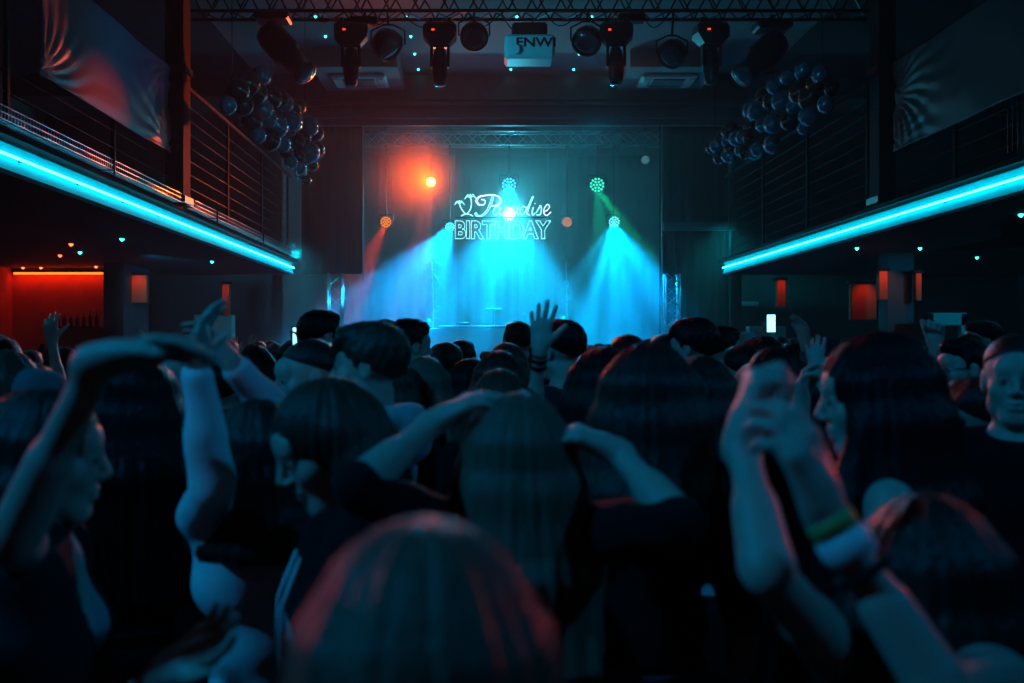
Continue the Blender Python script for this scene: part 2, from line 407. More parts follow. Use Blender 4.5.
# ------------------------------------------------------------------ banners
def banner(side, x, y0, y1, z0, z1, m, lab, gath):
    NX, NZ = 90, 44; vs = []; fs = []
    s = 1 if side == 'left' else -1
    for i in range(NX + 1):
        for j in range(NZ + 1):
            u = i / NX; v = j / NZ
            y = y0 + (y1 - y0) * u; z = z0 + (z1 - z0) * v
            z -= 0.03 * math.sin(math.pi * u) * (0.4 + 0.6 * v) * (1 if v > .5 else .3)
            # radial folds gathered at the tied corners
            d = 0
            for (cu, cv, am) in gath:
                du, dv = (u - cu) * 2.6, (v - cv); rr = math.hypot(du, dv); th = math.atan2(dv, du)
                d += am * math.sin(th * 26 + 2 * math.sin(rr * 5)) * math.exp(-rr * 2.6) * min(1, rr * 9)
            d += 0.009 * math.sin(u * 9 + v * 3) + 0.006 * math.sin(v * 7 - u * 12) + 0.02 * math.sin(u * 3.1)
            vs.append((x + s * (0.08 + d), y, z))
    for i in range(NX):
        for j in range(NZ):
            a = i * (NZ + 1) + j; fs.append((a, a + 1, a + NZ + 2, a + NZ + 1))
    e = empty('hanging_banner', lab, 'banner', (x, (y0 + y1) / 2, z0))
    c = MB().add([(a - x, b - (y0 + y1) / 2, cz - z0) for a, b, cz in vs], fs).build('cloth', m, e, True)
    so = c.modifiers.new('s', 'SOLIDIFY'); so.thickness = 0.004
    for (a, b) in ((y0, z0), (y1, z0), (y0, z1), (y1, z1)):
        MB().tube([(s * 0.08, a - (y0 + y1) / 2, b - z0), (0.0, a - (y0 + y1) / 2 + (0.08 if a == y1 else -0.08), b - z0 + (0.06 if b == z1 else -0.03))], 0.008, 5).build('tie', black, e)
bl = mat('satin_banner', (0.20, 0.18, 0.22), 0.45, 0.0, noise=0.25, nscale=1.3, spec=0.35)
banner('left', XL, 8.55, 12.15, 3.98, 5.03, bl, 'satin banner lit red and blue, tied to the left balcony railing', [(1, 0, .035), (1, 1, .03), (0, 0, .03)])
banner('right', XR, 8.3, 11.9, 3.95, 5.03, mat('purple_satin_banner', (0.09, 0.06, 0.09), 0.45, noise=0.25, nscale=1.3, spec=0.35), 'dim purple satin banner tied to the right balcony railing', [(1, .62, .04), (1, 0, .02)])

# ------------------------------------------------------------------ under the balconies
orange = mat('terracotta_wall', (0.6, 0.12, 0.05), 0.7, noise=0.2, nscale=3)
al = struct('wall_alcove', MB().box((-8.75, 18.6, 0), (-6.55, 18.7, 3.06)).box((-8.8, 17.5, 0), (-8.7, 18.7, 3.06)), orange)
struct('wall_alcove_pier', MB().box((-6.55, 17.4, 0), (-6.2, 18.7, 3.06)), walldark)
t = empty('neon_strip', 'short orange red neon tube over the red wall under the left balcony', 'neon light', (-8.4, 18.5, 2.96))
MB().tube([(-0.22, 0, 0), (1.42, 0, 0)], 0.02, 8).build('glowing_tube', emis('orange_neon_glow', (1.0, 0.07, 0.008), 6.0), t)
MB().box((-0.26, 0.0, 0.02), (1.46, 0.08, 0.07)).build('channel', blackmetal, t)
d = bpy.data.lights.new('alcove_neon_light', 'AREA'); d.shape = 'RECTANGLE'; d.size = 1.7; d.size_y = 0.04; d.energy = 2.0; d.color = (1.0, 0.05, 0.01)
o = bpy.data.objects.new('alcove_neon_light', d); o.location = (-7.85, 18.47, 2.93); o.rotation_euler = (R(14), 0, 0); COL.objects.link(o)
pb = empty('bar_shelf', 'dark bottle shelf on the red wall under the left balcony', 'shelf', (-7.5, 18.6, 1.5))
MB().box((-0.5, -0.2, 0.0), (0.5, 0, 0.03)).box((-0.5, -0.2, 0.45), (0.5, 0, 0.48)).build('board', black, pb)
random.seed(4)
for k in range(8):
    h = random.uniform(0.22, 0.3); o = MB().lathe([(0.035, 0), (0.036, h * .6), (0.014, h * .75), (0.014, h)], 10).build('bottle', mat('dark_glass', (0.05, 0.02, 0.02), 0.1, spec=0.8), None, True, (-7.93 + k * 0.12, 18.5, 1.98))
    tag(o, 'dark bottle on the red wall shelf, %s from the left' % ORD[k], 'bottle', 'bottles on the red wall shelf')
def lit_panel(px0, py0, px1, py1, Y, lab, e=0.35, cat='wall panel'):
    a = P(px0, py0, Y); b = P(px1, py1, Y)
    o = empty('wall_sconce', lab, cat, ((a.x + b.x) / 2, Y, b.z))
    w2 = (b.x - a.x) / 2; h = a.z - b.z
    MB().bbox((-w2, 0, 0), (w2, 0.12, h), 0.01).build('panel', orange, o)
    MB().box((-w2 - 0.03, 0.0, h), (w2 + 0.03, 0.16, h + 0.05)).build('cap', black, o)
    spot('sconce_light', (a.x + w2, Y - 0.25, a.z + 0.02), (a.x + w2, Y + 0.05, a.z - h * 0.5), e * 7, (1.0, 0.14, 0.02), 100, 0.9, 0.03)
lit_panel(130, 275, 147, 303, 17.8, 'small red-lit wall panel beside the red alcove')
lit_panel(222, 284, 229, 316, 19.6, 'narrow red-lit wall strip under the far end of the left balcony', 0.4)
lit_panel(777, 280, 786, 307, 18.5, 'narrow orange lit wall strip under the far end of the right balcony', 0.25)
lit_panel(851, 284, 877, 320, 16.5, 'wide orange lit wall panel beside the grey pier', 0.25)
lit_panel(879, 271, 888, 300, 15.2, 'bright orange lit wall strip on the left of the grey pier', 0.35)
lit_panel(916, 273, 922, 301, 15.0, 'thin orange lit wall strip on the right of the grey pier', 0.2)
struct('column_grey_pier', MB().box((6.22, 15.25, 0), (6.62, 15.6, 3.06)), mat('grey_pier_paint', (0.07, 0.10, 0.12), 0.7, noise=0.1))
struct('trim_soffit_right', MB().box((6.0, 11.5, 2.9), (9.0, 13.2, 3.06)), black)
# service doorway frame on the right
fr = struct('door_1', MB().box((6.57, 14.6, 0), (6.62, 14.7, 2.1)).box((7.03, 14.6, 0), (7.11, 14.7, 2.1)).box((6.57, 14.6, 1.94), (7.11, 14.7, 2.12)), mat('pale_frame', (0.35, 0.4, 0.42), 0.6))
for k, (x0, x1, y, z0, z1) in enumerate(((5.62, 6.4, 20.9, 1.2, 2.02), (-5.9, -5.1, 20.6, 1.2, 2.25))):
    cb = empty('wall_cabinet', 'pale flat cabinet by the %s end of the stage' % ('right' if k == 0 else 'left'), 'cabinet', ((x0 + x1) / 2, y, z0))
    w2 = (x1 - x0) / 2
    MB().bbox((-w2, 0, 0), (w2, 0.25, z1 - z0), 0.01).build('cabinet_body', mat('pale_cabinet', (0.35, 0.42, 0.42), 0.5), cb)
    for q in (-1, 1): MB().bbox((min(0, q * w2) + 0.02, -0.02, 0.03), (max(0, q * w2) - 0.02, 0.0, z1 - z0 - 0.03), 0.005).build('door', mat('pale_cabinet', (0.3, 0.4, 0.4), 0.5), cb)
sg = MB().bbox((0, 0, 0), (0.36, 0.05, 0.1), 0.01).build('exit_light_box', mat('pale_cabinet', (0.3, 0.4, 0.4)), None, False, (5.65, 21.548, 2.46))
tag(sg, 'small pale box sign on the wall under the right balcony end', 'light box')
# ------------------------------------------------------------------ stage
struct('floor_stage', MB().box((-4.3, 19.6, 0), (5.45, YS, 1.05)), black)
# drapes at both sides of the stage opening
def drape(x0, x1, y, z0, z1, lab, amp=1.0):
    n = int((x1 - x0) / 0.03); vs = []; fs = []
    for i in range(n + 1):
        x = x0 + (x1 - x0) * i / n; dy = amp * (0.035 * math.sin(i * 0.75) + 0.012 * math.sin(i * 2.1))
        vs += [(x, y + dy, z0), (x, y + dy, z1)]
    for i in range(n): fs.append((2 * i, 2 * i + 2, 2 * i + 3, 2 * i + 1))
    o = MB().add(vs, fs).build('stage_drape', mat('black_velvet', (0.010, 0.010, 0.012), 0.95), None, True)
    so = o.modifiers.new('s', 'SOLIDIFY'); so.thickness = 0.006
    recentre(o); tag(o, lab, 'curtain', 'stage side drapes')
drape(-3.7, -2.42, 20.75, 3.1, 6.62, 'black drape hanging over the left truss tower of the stage')
drape(3.75, 5.2, 20.9, 1.05, 6.62, 'black drape hanging behind the right truss tower of the stage')
drape(-4.2, 5.3, 25.9, 1.05, 6.5, 'wide black backdrop curtain at the rear of the stage', 0.25)
for px, lab in ((363, 'thin vertical pipe at the inner edge of the left stage drape'), (662, 'thin vertical pipe at the inner edge of the right stage drape')):
    a = P(px, 150, 20.6)
    o = MB().tube([(0, 0, 3.0 if px < 400 else 1.05), (0, 0, 6.62)], 0.018, 6).build('drape_pipe', alu, None, True, (a.x, 20.6, 0)); recentre(o)
    tag(o, lab, 'pipe')
struct('beam_side_stage', MB().box((3.8, 20.7, 4.0), (5.3, 20.8, 4.18)), mat('grey_satin_beam', (0.16, 0.17, 0.19)))

def lattice(mb, a, b, c, d, seg, r):
    "zigzag brace between chord a-b and chord c-d"
    a, b, c, d = map(Vector, (a, b, c, d)); n = max(2, int((b - a).length / seg))
    pts = [(a.lerp(b, i / n) if i % 2 == 0 else c.lerp(d, i / n)) for i in range(n + 1)]
    for p, q in zip(pts, pts[1:]): mb.tube([p, q], r, 5)
def truss(name, lab, p0, p1, s, cr, m, seg=0.3, up=(0, 0, 1), top=None):
    p0, p1 = Vector(p0), Vector(p1); ax = (p1 - p0).normalized()
    u = Vector(up); v = ax.cross(u).normalized()
    e = empty(name, lab, 'truss', p0)
    C = [(u * a + v * b) * s / 2 for a, b in ((1, 1), (1, -1), (-1, -1), (-1, 1))]
    L = p1 - p0
    for c in C: MB().tube([c, c + L], cr, 8).build('chord', m, e, True)
    for k in range(4):
        mb = MB(); c, d = C[k], C[(k + 1) % 4]
        lattice(mb, c, c + L, d, d + L, seg, cr * 0.5)
        mb.build('bracing', m, e)
    if top:
        n = 5
        for k in range(n):
            q = L * ((k + .5) / n) + Vector((0, s / 2, s / 2))
            MB().tube([q, Vector((q.x, q.y, top + .02 - p0.z))], 0.012, 6).build('hanger', blackmetal, e)
    return e
tr0 = P(150, 15, 15.2); 
truss('lighting_truss', 'long black lighting truss across the hall carrying the moving heads', (-4.45, 15.2, 6.87), (5.95, 15.2, 6.87), 0.42, 0.028, blackmetal, 0.22, top=CH)
truss('lighting_truss', 'grey aluminium truss above the stage carrying the coloured spotlights', (-2.9, STAGE_Y, 6.27), (4.5, STAGE_Y, 6.27), 0.30, 0.022, alu, 0.28, top=SH)
for px, lab in ((335.5, 'slim aluminium truss tower standing on the left of the stage'), (672, 'slim aluminium truss tower standing on the right of the stage')):
    a = P(px, 300, 20.3)
    truss('truss_tower', lab, (a.x, 20.3, 1.05), (a.x, 20.3, 3.08), 0.27, 0.02, alu, 0.22, (1, 0, 0))

# ------------------------------------------------------------------ lamps on the trusses
lampbody = mat('lamp_body', (0.025, 0.025, 0.03), 0.35, 0.2, noise=0.2, coat=0.3)
redled = emis('red_display', (1.0, 0.06, 0.01), 1.5)
def moving_head(px, py_top, py_bot, Y, lab, twist=0.0, led=True):
    a = P(px, py_top, Y); b = P(px, py_bot, Y); h = a.z - b.z
    e = empty('moving_head_lamp', lab, 'stage lamp', (a.x, Y, b.z), twist, 'moving heads on the front truss')
    bw, bh = 0.25, h * 0.36
    z1 = h; z0 = h - bh
    m = MB(); Mx = Matrix.Translation((0, 0, z0))
    # base: chamfered console with flared underside
    m.bbox((-bw, -0.17, z0 + bh * .35), (bw, 0.17, z1), 0.05)
    m.add([(-bw, -.16, z0 + bh * .4), (bw, -.16, z0 + bh * .4), (bw, .16, z0 + bh * .4), (-bw, .16, z0 + bh * .4), (-bw * .55, -.1, z0), (bw * .55, -.1, z0), (bw * .55, .1, z0), (-bw * .55, .1, z0)],
          [(0, 1, 5, 4), (1, 2, 6, 5), (2, 3, 7, 6), (3, 0, 4, 7), (4, 5, 6, 7)])
    m.build('base', lampbody, e)
    y = MB(); zc = z0 - (z0) * 0.42
    for sx in (-1, 1): y.bbox((sx * 0.125 - 0.022, -0.06, zc - 0.08), (sx * 0.125 + 0.022, 0.06, z0 + 0.02), 0.015)
    y.bbox((-0.14, -0.06, z0 - 0.03), (0.14, 0.06, z0 + 0.02), 0.015)
    y.build('yoke', lampbody, e)
    hd = MB().lathe([(0.05, z0 * .97), (0.085, z0 * .88), (0.115, z0 * .62), (0.12, z0 * .35), (0.10, z0 * .12), (0.088, 0.0)], 20).build('head', lampbody, e, True)
    MB().lathe([(0.085, 0.012), (0.08, -0.012), (0.03, -0.022)], 18).build('lens', glassm, hd, True)
    if led: MB().box((-0.12, -0.178, z0 + bh * .55), (-0.075, -0.17, z0 + bh * .63)).build('display', redled, e)
    for sx in (-0.14, 0.14): MB().bbox((sx - 0.03, -0.04, z1), (sx + 0.03, 0.04, z1 + 0.09), 0.01).build('clamp', blackmetal, e)
moving_head(351, 24, 85, 15.0, 'black moving head lamp hanging left of the truss, over the air conditioner', 0.1)
moving_head(440, 24, 85, 15.0, 'black moving head lamp hanging with a teal sheen left of the projector')
moving_head(616, 24, 84, 15.0, 'black moving head lamp hanging beside the round lamp right of the projector', -0.1)
moving_head(711, 24, 84, 15.0, 'black moving head lamp hanging rightmost of the four on the front truss', 0.15)
def round_lamp(px, py, r, Y, d, lab):
    a = P(px, py, Y); e = empty('round_wash_lamp', lab, 'stage lamp', a, 0, 'round lamps on the front truss')
    M = align(d).to_4x4()
    hd = MB().lathe([(r * .35, -r * .9), (r * .75, -r * .75), (r * .98, -r * .2), (r, r * .35), (r * .93, r * .42), (r * .86, r * .36)], 24, M).build('head', lampbody, e, True)
    MB().lathe([(r * .86, r * .34), (r * .85, r * .38), (r * .4, r * .41)], 24, M).build('lens', glassm, hd, True)
    f = MB()
    for k in range(12):
        an = k * math.pi / 6; c, s_ = math.cos(an), math.sin(an)
        f.tube([M @ Vector((c * r * .78, s_ * r * .78, -r * .72)), M @ Vector((c * r * 1.0, s_ * r * 1.0, -r * .1))], 0.008, 5)
    f.build('cooling_fins', lampbody, hd)
    y = MB(); top = Vector((0, 0, 6.66 - a.z))
    for sx in (-1, 1): y.tube([(sx * r * 1.08, 0, 0), (sx * r * 1.08, 0, r * .9), (sx * r * .3, 0, r * 1.3)], 0.014, 6)
    y.tube([(-r * .3, 0, r * 1.3), (r * .3, 0, r * 1.3)], 0.014, 6).tube([(0, 0, r * 1.3), (0, -.11, top.z)], 0.018, 6)
    y.build('yoke', blackmetal, e)
round_lamp(388, 45, 0.235, 15.1, (0.7, -0.35, -0.65), 'round wash lamp tilted right, beside the first moving head')
round_lamp(474, 36, 0.215, 15.1, (0.1, -0.8, -0.6), 'round wash lamp left of the projector')
round_lamp(587, 41, 0.225, 15.1, (-0.3, -0.6, -0.7), 'round wash lamp right of the projector')
round_lamp(672, 54, 0.215, 15.1, (-0.55, -0.5, -0.65), 'round wash lamp hanging low in front of the teal bulkhead')
def follow(px0, py0, px1, py1, Y, lab):
    a = P(px0, py0, Y); b = P(px1, py1, Y - 0.25); d = b - a; L = d.length
    e = empty('profile_spotlight', lab, 'stage lamp', a, 0, 'large profile spotlights')
    M = align(d).to_4x4()
    MB().lathe([(0.12, -0.16), (0.2, -0.13), (0.225, 0.0), (0.225, L * .42), (0.17, L * .5), (0.15, L * .9), (0.19, L * .95), (0.19, L)], 22, M).build('barrel', lampbody, e, True)
    MB().lathe([(0.17, L - .01), (0.16, L + .01), (0.08, L + .03)], 20, M).build('lens', glassm, e, True)
    MB().bbox((-0.26, -0.2, -0.02), (0.26, 0.2, 0.12), 0.03, Matrix.Translation((0, 0, 0.26))).tube([(0, 0, 0.3), (0, 0, 6.6 - a.z)], 0.03, 8).build('yoke', lampbody, e)
follow(273, 38, 306, 74, 15.0, 'large black profile spotlight aimed down right at the left end of the truss')
follow(772, 47, 742, 76, 15.0, 'large black profile spotlight aimed down left at the right end of the truss')
# projector in a cyan lit case
a = P(530, 58, 14.7)
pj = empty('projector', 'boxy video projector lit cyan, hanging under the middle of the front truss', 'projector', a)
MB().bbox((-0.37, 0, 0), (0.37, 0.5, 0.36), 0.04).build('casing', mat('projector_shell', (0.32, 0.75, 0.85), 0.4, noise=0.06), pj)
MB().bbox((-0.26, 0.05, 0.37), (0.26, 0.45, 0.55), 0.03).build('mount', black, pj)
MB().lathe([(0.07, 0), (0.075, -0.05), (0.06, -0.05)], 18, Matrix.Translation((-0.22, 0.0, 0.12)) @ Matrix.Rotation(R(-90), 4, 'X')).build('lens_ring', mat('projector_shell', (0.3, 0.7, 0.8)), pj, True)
def text_mesh(body, size, outline=False, r=0.006, offset=0.0, extrude=0.002):
    c = bpy.data.curves.new('t', 'FONT'); c.body = body; c.size = size; c.align_x = 'CENTER'
    c.resolution_u = 6; c.offset = offset
    c.dimensions = '2D'; c.fill_mode = 'NONE' if outline else 'BOTH'
    if outline: c.bevel_depth = r; c.bevel_resolution = 1
    else: c.extrude = extrude
    o = bpy.data.objects.new('t', c); COL.objects.link(o)
    dg = bpy.context.evaluated_depsgraph_get(); dg.update()
    me = bpy.data.meshes.new_from_object(o.evaluated_get(dg))
    bpy.data.objects.remove(o)
    return me
me = text_mesh('FNWI', 0.19, offset=0.004)
me.transform(Matrix.Translation((0.09, -0.004, 0.17)) @ Matrix.Rotation(R(90), 4, 'X') @ Matrix.Diagonal((1.25, 1, 1, 1)))
link('lettering', me, black, pj)
for (x0, x1, y, z, lab) in ((-1.95, -1.55, 15.1, 6.5, 'small black dimmer box under the truss beside the tilted round lamp'), (2.1, 2.5, 15.1, 6.55, 'small black dimmer box under the truss right of the moving head')):
    o = MB().bbox((x0, y, z), (x1, y + 0.2, z + 0.12), 0.015).tube([((x0 + x1) / 2, y + .1, z + .1), ((x0 + x1) / 2, y + .1, z + .2)], 0.02, 6).build('dimmer_box', black); recentre(o); tag(o, lab, 'lamp dimmer')
random.seed(11)
cabs = [(-1.8, -1.2), (-1.2, -0.3), (0.3, 0.95), (0.95, 1.6), (1.6, 2.1), (2.4, 2.9), (-2.6, -1.9), (-0.2, 0.4)]
for x0, x1 in cabs:
    n = 14; sag = random.uniform(0.12, 0.34); y = 14.95
    o = MB().tube([(x0 + (x1 - x0) * i / n, y, 6.66 - sag * math.sin(math.pi * i / n) - 0.05 * math.sin(2.0 * math.pi * i / n)) for i in range(n + 1)], 0.009, 5).build('lamp_cable', black, None, True)
    recentre(o); tag(o, 'black power cable sagging under the front truss, %s from the left' % ORD[sorted(cabs).index((x0, x1))], 'cable', 'cables under the front truss')

# stage spot lamps with many small lenses
def cluster(px, py, r, col, s, lab, drop_top=6.1, cells=True, back=None):
    a = P(px, py, STAGE_Y - 0.1); e = empty('stage_spot_lamp', lab, 'stage lamp', a, 0, 'coloured spotlights over the stage')
    M = align((0.0 - a.x * .02, -1, -0.12)).to_4x4()
    MB().lathe([(r * .5, -0.25), (r * 1.05, -0.16), (r * 1.15, 0.02), (r * 1.05, 0.05), (r * .98, 0.04)], 22, M).build('head', lampbody, e, True)
    y = MB()
    for sx in (-1, 1): y.tube([(sx * r * 1.25, 0.05, 0), (sx * r * 1.25, 0.05, r * 1.3)], 0.014, 6)
    y.tube([(-r * 1.25, .05, r * 1.3), (r * 1.25, .05, r * 1.3)], 0.014, 6).tube([(0, 0.05, r * 1.3), (0, -0.05, 6.13 - a.z)], 0.022, 6)
    y.build('yoke', blackmetal, e)
    em = emis('lens_glow_%02x%02x%02x_%d' % (*[int(min(1, c) * 255) for c in col], int(s * 10)), col, s)
    k = 0
    pts = [(0, 0)] + [(0.42 * math.cos(a_ * math.pi / 3), 0.42 * math.sin(a_ * math.pi / 3)) for a_ in range(6)] + [(0.8 * math.cos(a_ * math.pi / 6 + .26), 0.8 * math.sin(a_ * math.pi / 6 + .26)) for a_ in range(12)]
    random.seed(int(px))
    for (u, v) in pts:
        MB().lathe([(r * .165, 0.045), (r * .15, 0.06), (r * .07, 0.07)], 8, M @ Matrix.Translation((u * r, v * r, 0))).build('lens', em, e, True)
OR = (1.0, 0.30, 0.04)
cluster(431, 182, 0.10, (1.0, 0.60, 0.14), 14, 'blazing orange spotlight on the left of the sign')
cluster(386, 222, 0.13, (1.0, 0.25, 0.02), 1.6, 'amber spotlight hanging lowest on the left of the stage')
cluster(509, 185, 0.17, (0.03, 0.75, 1.0), 1.6, 'bright cyan spotlight hanging above the neon sign')
cluster(597, 185, 0.17, (0.05, 0.9, 0.6), 1.5, 'green cyan spotlight high on the right of the sign')
cluster(614, 222, 0.13, (0.12, 0.8, 1.0), 2.0, 'white cyan spotlight below the green one on the right')
cluster(567, 222, 0.11, (1.0, 0.30, 0.12), 1.0, 'dim orange pink spotlight right beside the neon sign')
cluster(450, 227, 0.11, (0.05, 0.75, 1.0), 3.0, 'cyan spotlight tucked left under the neon sign')
cluster(509, 214, 0.15, (0.28, 0.9, 1.0), 6.0, 'dazzling white spotlight right behind the neon sign')
cluster(645, 160, 0.09, (0.2, 0.6, 0.7), 0.5, 'small unlit grey spotlight at the right end of the stage truss')

# ------------------------------------------------------------------ neon sign
SY = 21.7
so_ = P(503, 239, SY)
sign = empty('neon_sign', 'cyan neon sign reading Paradise BIRTHDAY hanging over the stage', 'neon sign', so_)
px2 = SY / F
neon_c = emis('sign_neon_glow', (0.32, 0.95, 1.0), 2.4)
neon_p = emis('sign_pink_glow', (0.5, 0.6, 1.0), 3.0)
def S(px, py): return ((px - 503) * px2, 0.0, (239 - py) * px2)
me = text_mesh('BIRTHDAY', 1.0, True, 0.011, 0.035)
co = np.empty(len(me.vertices) * 3); me.vertices.foreach_get('co', co); co = co.reshape(-1, 3)
x0, x1, yb, yt = co[:, 0].min(), co[:, 0].max(), co[:, 1].min(), co[:, 1].max()
W = 96 * px2; Hh = 18.5 * px2
sx_, sy_ = W / (x1 - x0), Hh / (yt - yb)
out = np.stack([(co[:, 0] - (x0 + x1) / 2) * sx_, -co[:, 2] * 1.0, (co[:, 1] - yb) * sy_], 1)
me.vertices.foreach_set('co', out.ravel())
link('block_lettering', me, neon_c, sign)
def smooth_path(pts, n=6):
    P_ = [Vector((*p, 0)) for p in pts]; out = []
    for i in range(len(P_) - 1):
        p0 = P_[max(i - 1, 0)]; p1 = P_[i]; p2 = P_[i + 1]; p3 = P_[min(i + 2, len(P_) - 1)]
        for k in range(n):
            t = k / n
            out.append(0.5 * ((2 * p1) + (-p0 + p2) * t + (2 * p0 - 5 * p1 + 4 * p2 - p3) * t * t + (-p0 + 3 * p1 - 3 * p2 + p3) * t ** 3))
    out.append(P_[-1]); return out
def ribbon(mb, pts, w, r=0.008):
    "outline of a brush stroke as one bent tube"
    q = smooth_path(pts); L = []; Rr = []
    for i, p in enumerate(q):
        t = (q[min(i + 1, len(q) - 1)] - q[max(i - 1, 0)]); t = t.normalized() if t.length > 1e-6 else Vector((1, 0, 0))
        nn = Vector((-t.y, t.x, 0)); ww = w * (0.35 + 0.65 * abs(t.y))
        L.append(p + nn * ww); Rr.append(p - nn * ww)
    loop = L + Rr[::-1]
    mb.tube([S(v.x, v.y) for v in loop], r, 5, closed=True)
# script word: strokes in pixel units of the photograph
mb = MB(); mp_ = MB()
def line(m, pts, r=0.0105): m.tube([S(v.x, v.y) for v in smooth_path(pts)], r, 5)
ribbon(mp_, [(479, 205), (476.5, 201), (479, 197), (485, 195.5), (493, 195), (499, 197), (500.5, 201), (497.5, 205), (491, 206)], 0.75)
line(mp_, [(479, 205), (484, 204.5), (485, 200.5), (481, 199.5)])
ribbon(mb, [(493, 197), (490.5, 204), (487, 211), (482, 215.5), (477, 215.5), (475.5, 213)], 1.0)
def letter_a(x):
    line(mb, [(x + 6.5, 208), (x + 3, 206.5), (x, 210.5), (x + .8, 215), (x + 4, 213.5), (x + 7, 207.5)])
    line(mb, [(x + 7.5, 207), (x + 6, 212.5), (x + 7, 215), (x + 9.5, 213)])
letter_a(493.5)
line(mb, [(503.5, 215), (505, 210), (506, 206.5), (507, 209), (509, 207), (511, 207.5)])
letter_a(511)
line(mb, [(526.5, 208), (523, 206.5), (520, 210.5), (521, 215), (524, 213.5), (528, 206)])
ribbon(mb, [(533, 196.5), (530.5, 202), (528, 209), (527, 213.5), (529.5, 215)], 0.6)
line(mb, [(533.5, 207), (532, 212), (532.8, 215), (535, 213)]); line(mb, [(535, 203), (534.7, 204)])
line(mb, [(536, 213), (539, 208), (540.5, 205.5), (541.5, 210), (540, 214.5), (536.5, 215)])
line(mp_, [(543.5, 212), (547.5, 210), (549.5, 206.5), (547.5, 204.5), (544.5, 208), (543.8, 213), (546.5, 215.5), (551, 212)])
mb.build('script_lettering', neon_c, sign, True)
mp_.build('script_flourish', neon_p, sign, True)
# island logo: two palms curving out of a small mound
mb = MB()
for trunk, top, sc_ in (([(465.5, 214), (463, 211), (460.5, 207), (459.5, 203.5)], (459.5, 203.5), 0.85), ([(467, 214), (470.5, 209), (471.5, 203), (470.5, 197.5)], (470.5, 197.5), 1.0)):
    line(mb, trunk)
    for ang in (5, 50, 95, 140, 180):
        c, s_ = math.cos(R(ang)), math.sin(R(ang)); l = 6.0 * sc_
        line(mb, [(top[0], top[1]), (top[0] + c * l * .55, top[1] - s_ * l * .5 - 0.9), (top[0] + c * l, top[1] - s_ * l * .6 + 1.6)], 0.007)
line(mb, [(461, 216), (464, 214.6), (467, 214), (470, 214.6), (473, 216)])
mb.build('palm_logo', neon_c, sign, True)
w_ = MB()
for px in (454, 548): w_.tube([S(px, 222), S(px, 150)], 0.006, 4)
w_.build('hanging_wires', alu, sign)
w_ = MB().box(tuple(a - b for a, b in zip(S(455, 217.6), (0, 0, 0.01))), tuple(a + b for a, b in zip(S(551, 217.6), (0, 0.03, 0.01))))
w_.build('support_bar', blackmetal, sign)

# ------------------------------------------------------------------ DJ booth
BY = 21.2
bt = empty('dj_booth', 'wide pale DJ booth in the haze at the middle of the stage', 'booth', (P(481, 330, BY).x, BY, 1.05))
bw = 53 * BY / F
pale = mat('booth_panel', (0.5, 0.55, 0.58), 0.5, noise=0.25, nscale=2.5, bump=0.2, bscale=6)
MB().bbox((-bw, 0, 0), (bw, 0.08, 0.93), 0.01).build('front_panel', pale, bt)
MB().bbox((-bw, 0.08, 0.0), (-bw + 0.06, 0.9, 0.93), 0.01).bbox((bw - 0.06, 0.08, 0.0), (bw, 0.9, 0.93), 0.01).build('side_panel', pale, bt)
MB().bbox((-bw * .8, -0.02, 0.93), (bw * 1.0, 0.9, 0.99), 0.01).build('counter', mat('booth_top', (0.3, 0.33, 0.36), 0.4), bt)
mb = MB()
for k in range(4): mb.box((-bw + 0.1, -0.012, 0.15 + k * 0.2), (bw - 0.1, 0.0, 0.17 + k * 0.2))
mb.build('panel_battens', pale, bt)
ztop = 1.05 + 0.99
for x, lab in ((-0.35, 'flat DJ player at the left of the booth counter'), (0.72, 'flat DJ player at the right of the booth counter')):
    e = empty('dj_player', lab, 'dj player', (x, BY + 0.4, ztop))
    MB().bbox((-0.16, -0.2, 0), (0.16, 0.2, 0.06), 0.01).build('casing', lampbody, e)
    MB().lathe([(0.1, 0.06), (0.1, 0.075), (0.03, 0.078)], 18).build('jog_wheel', alu, e, True)
e = empty('laptop_stand', 'thin stand with a laptop in the middle of the booth counter', 'laptop stand', (0.30, BY + 0.35, ztop))
MB().tube([(0, 0, 0), (0, 0, 0.36)], 0.018, 8).bbox((-0.12, -0.1, 0), (0.12, 0.1, 0.015), 0.004).build('post', alu, e)
MB().bbox((-0.17, -0.12, 0.36), (0.17, 0.12, 0.375), 0.004).build('tray', alu, e)
o = MB().bbox((-0.12, 0, 0.0), (0.12, 0.2, 0.012), 0.003).build('tablet', mat('dark_screen', (0.02, 0.03, 0.035), 0.2), None, False, (0.55, BY + 0.35, ztop + 0.0))
tag(o, 'slim tablet lying on the booth counter beside the laptop stand', 'tablet')
o = MB().tube([(0, 0, 0), (0, 0, 0.22)], 0.012, 6).lathe([(0.05, 0), (0.05, 0.012), (0.01, 0.02)], 12).ball((0, 0, 0.24), 0.03).build('microphone', alu, None, True, (0.95, BY + 0.3, ztop)); tag(o, 'microphone on a short stand near the right end of the booth counter', 'microphone')
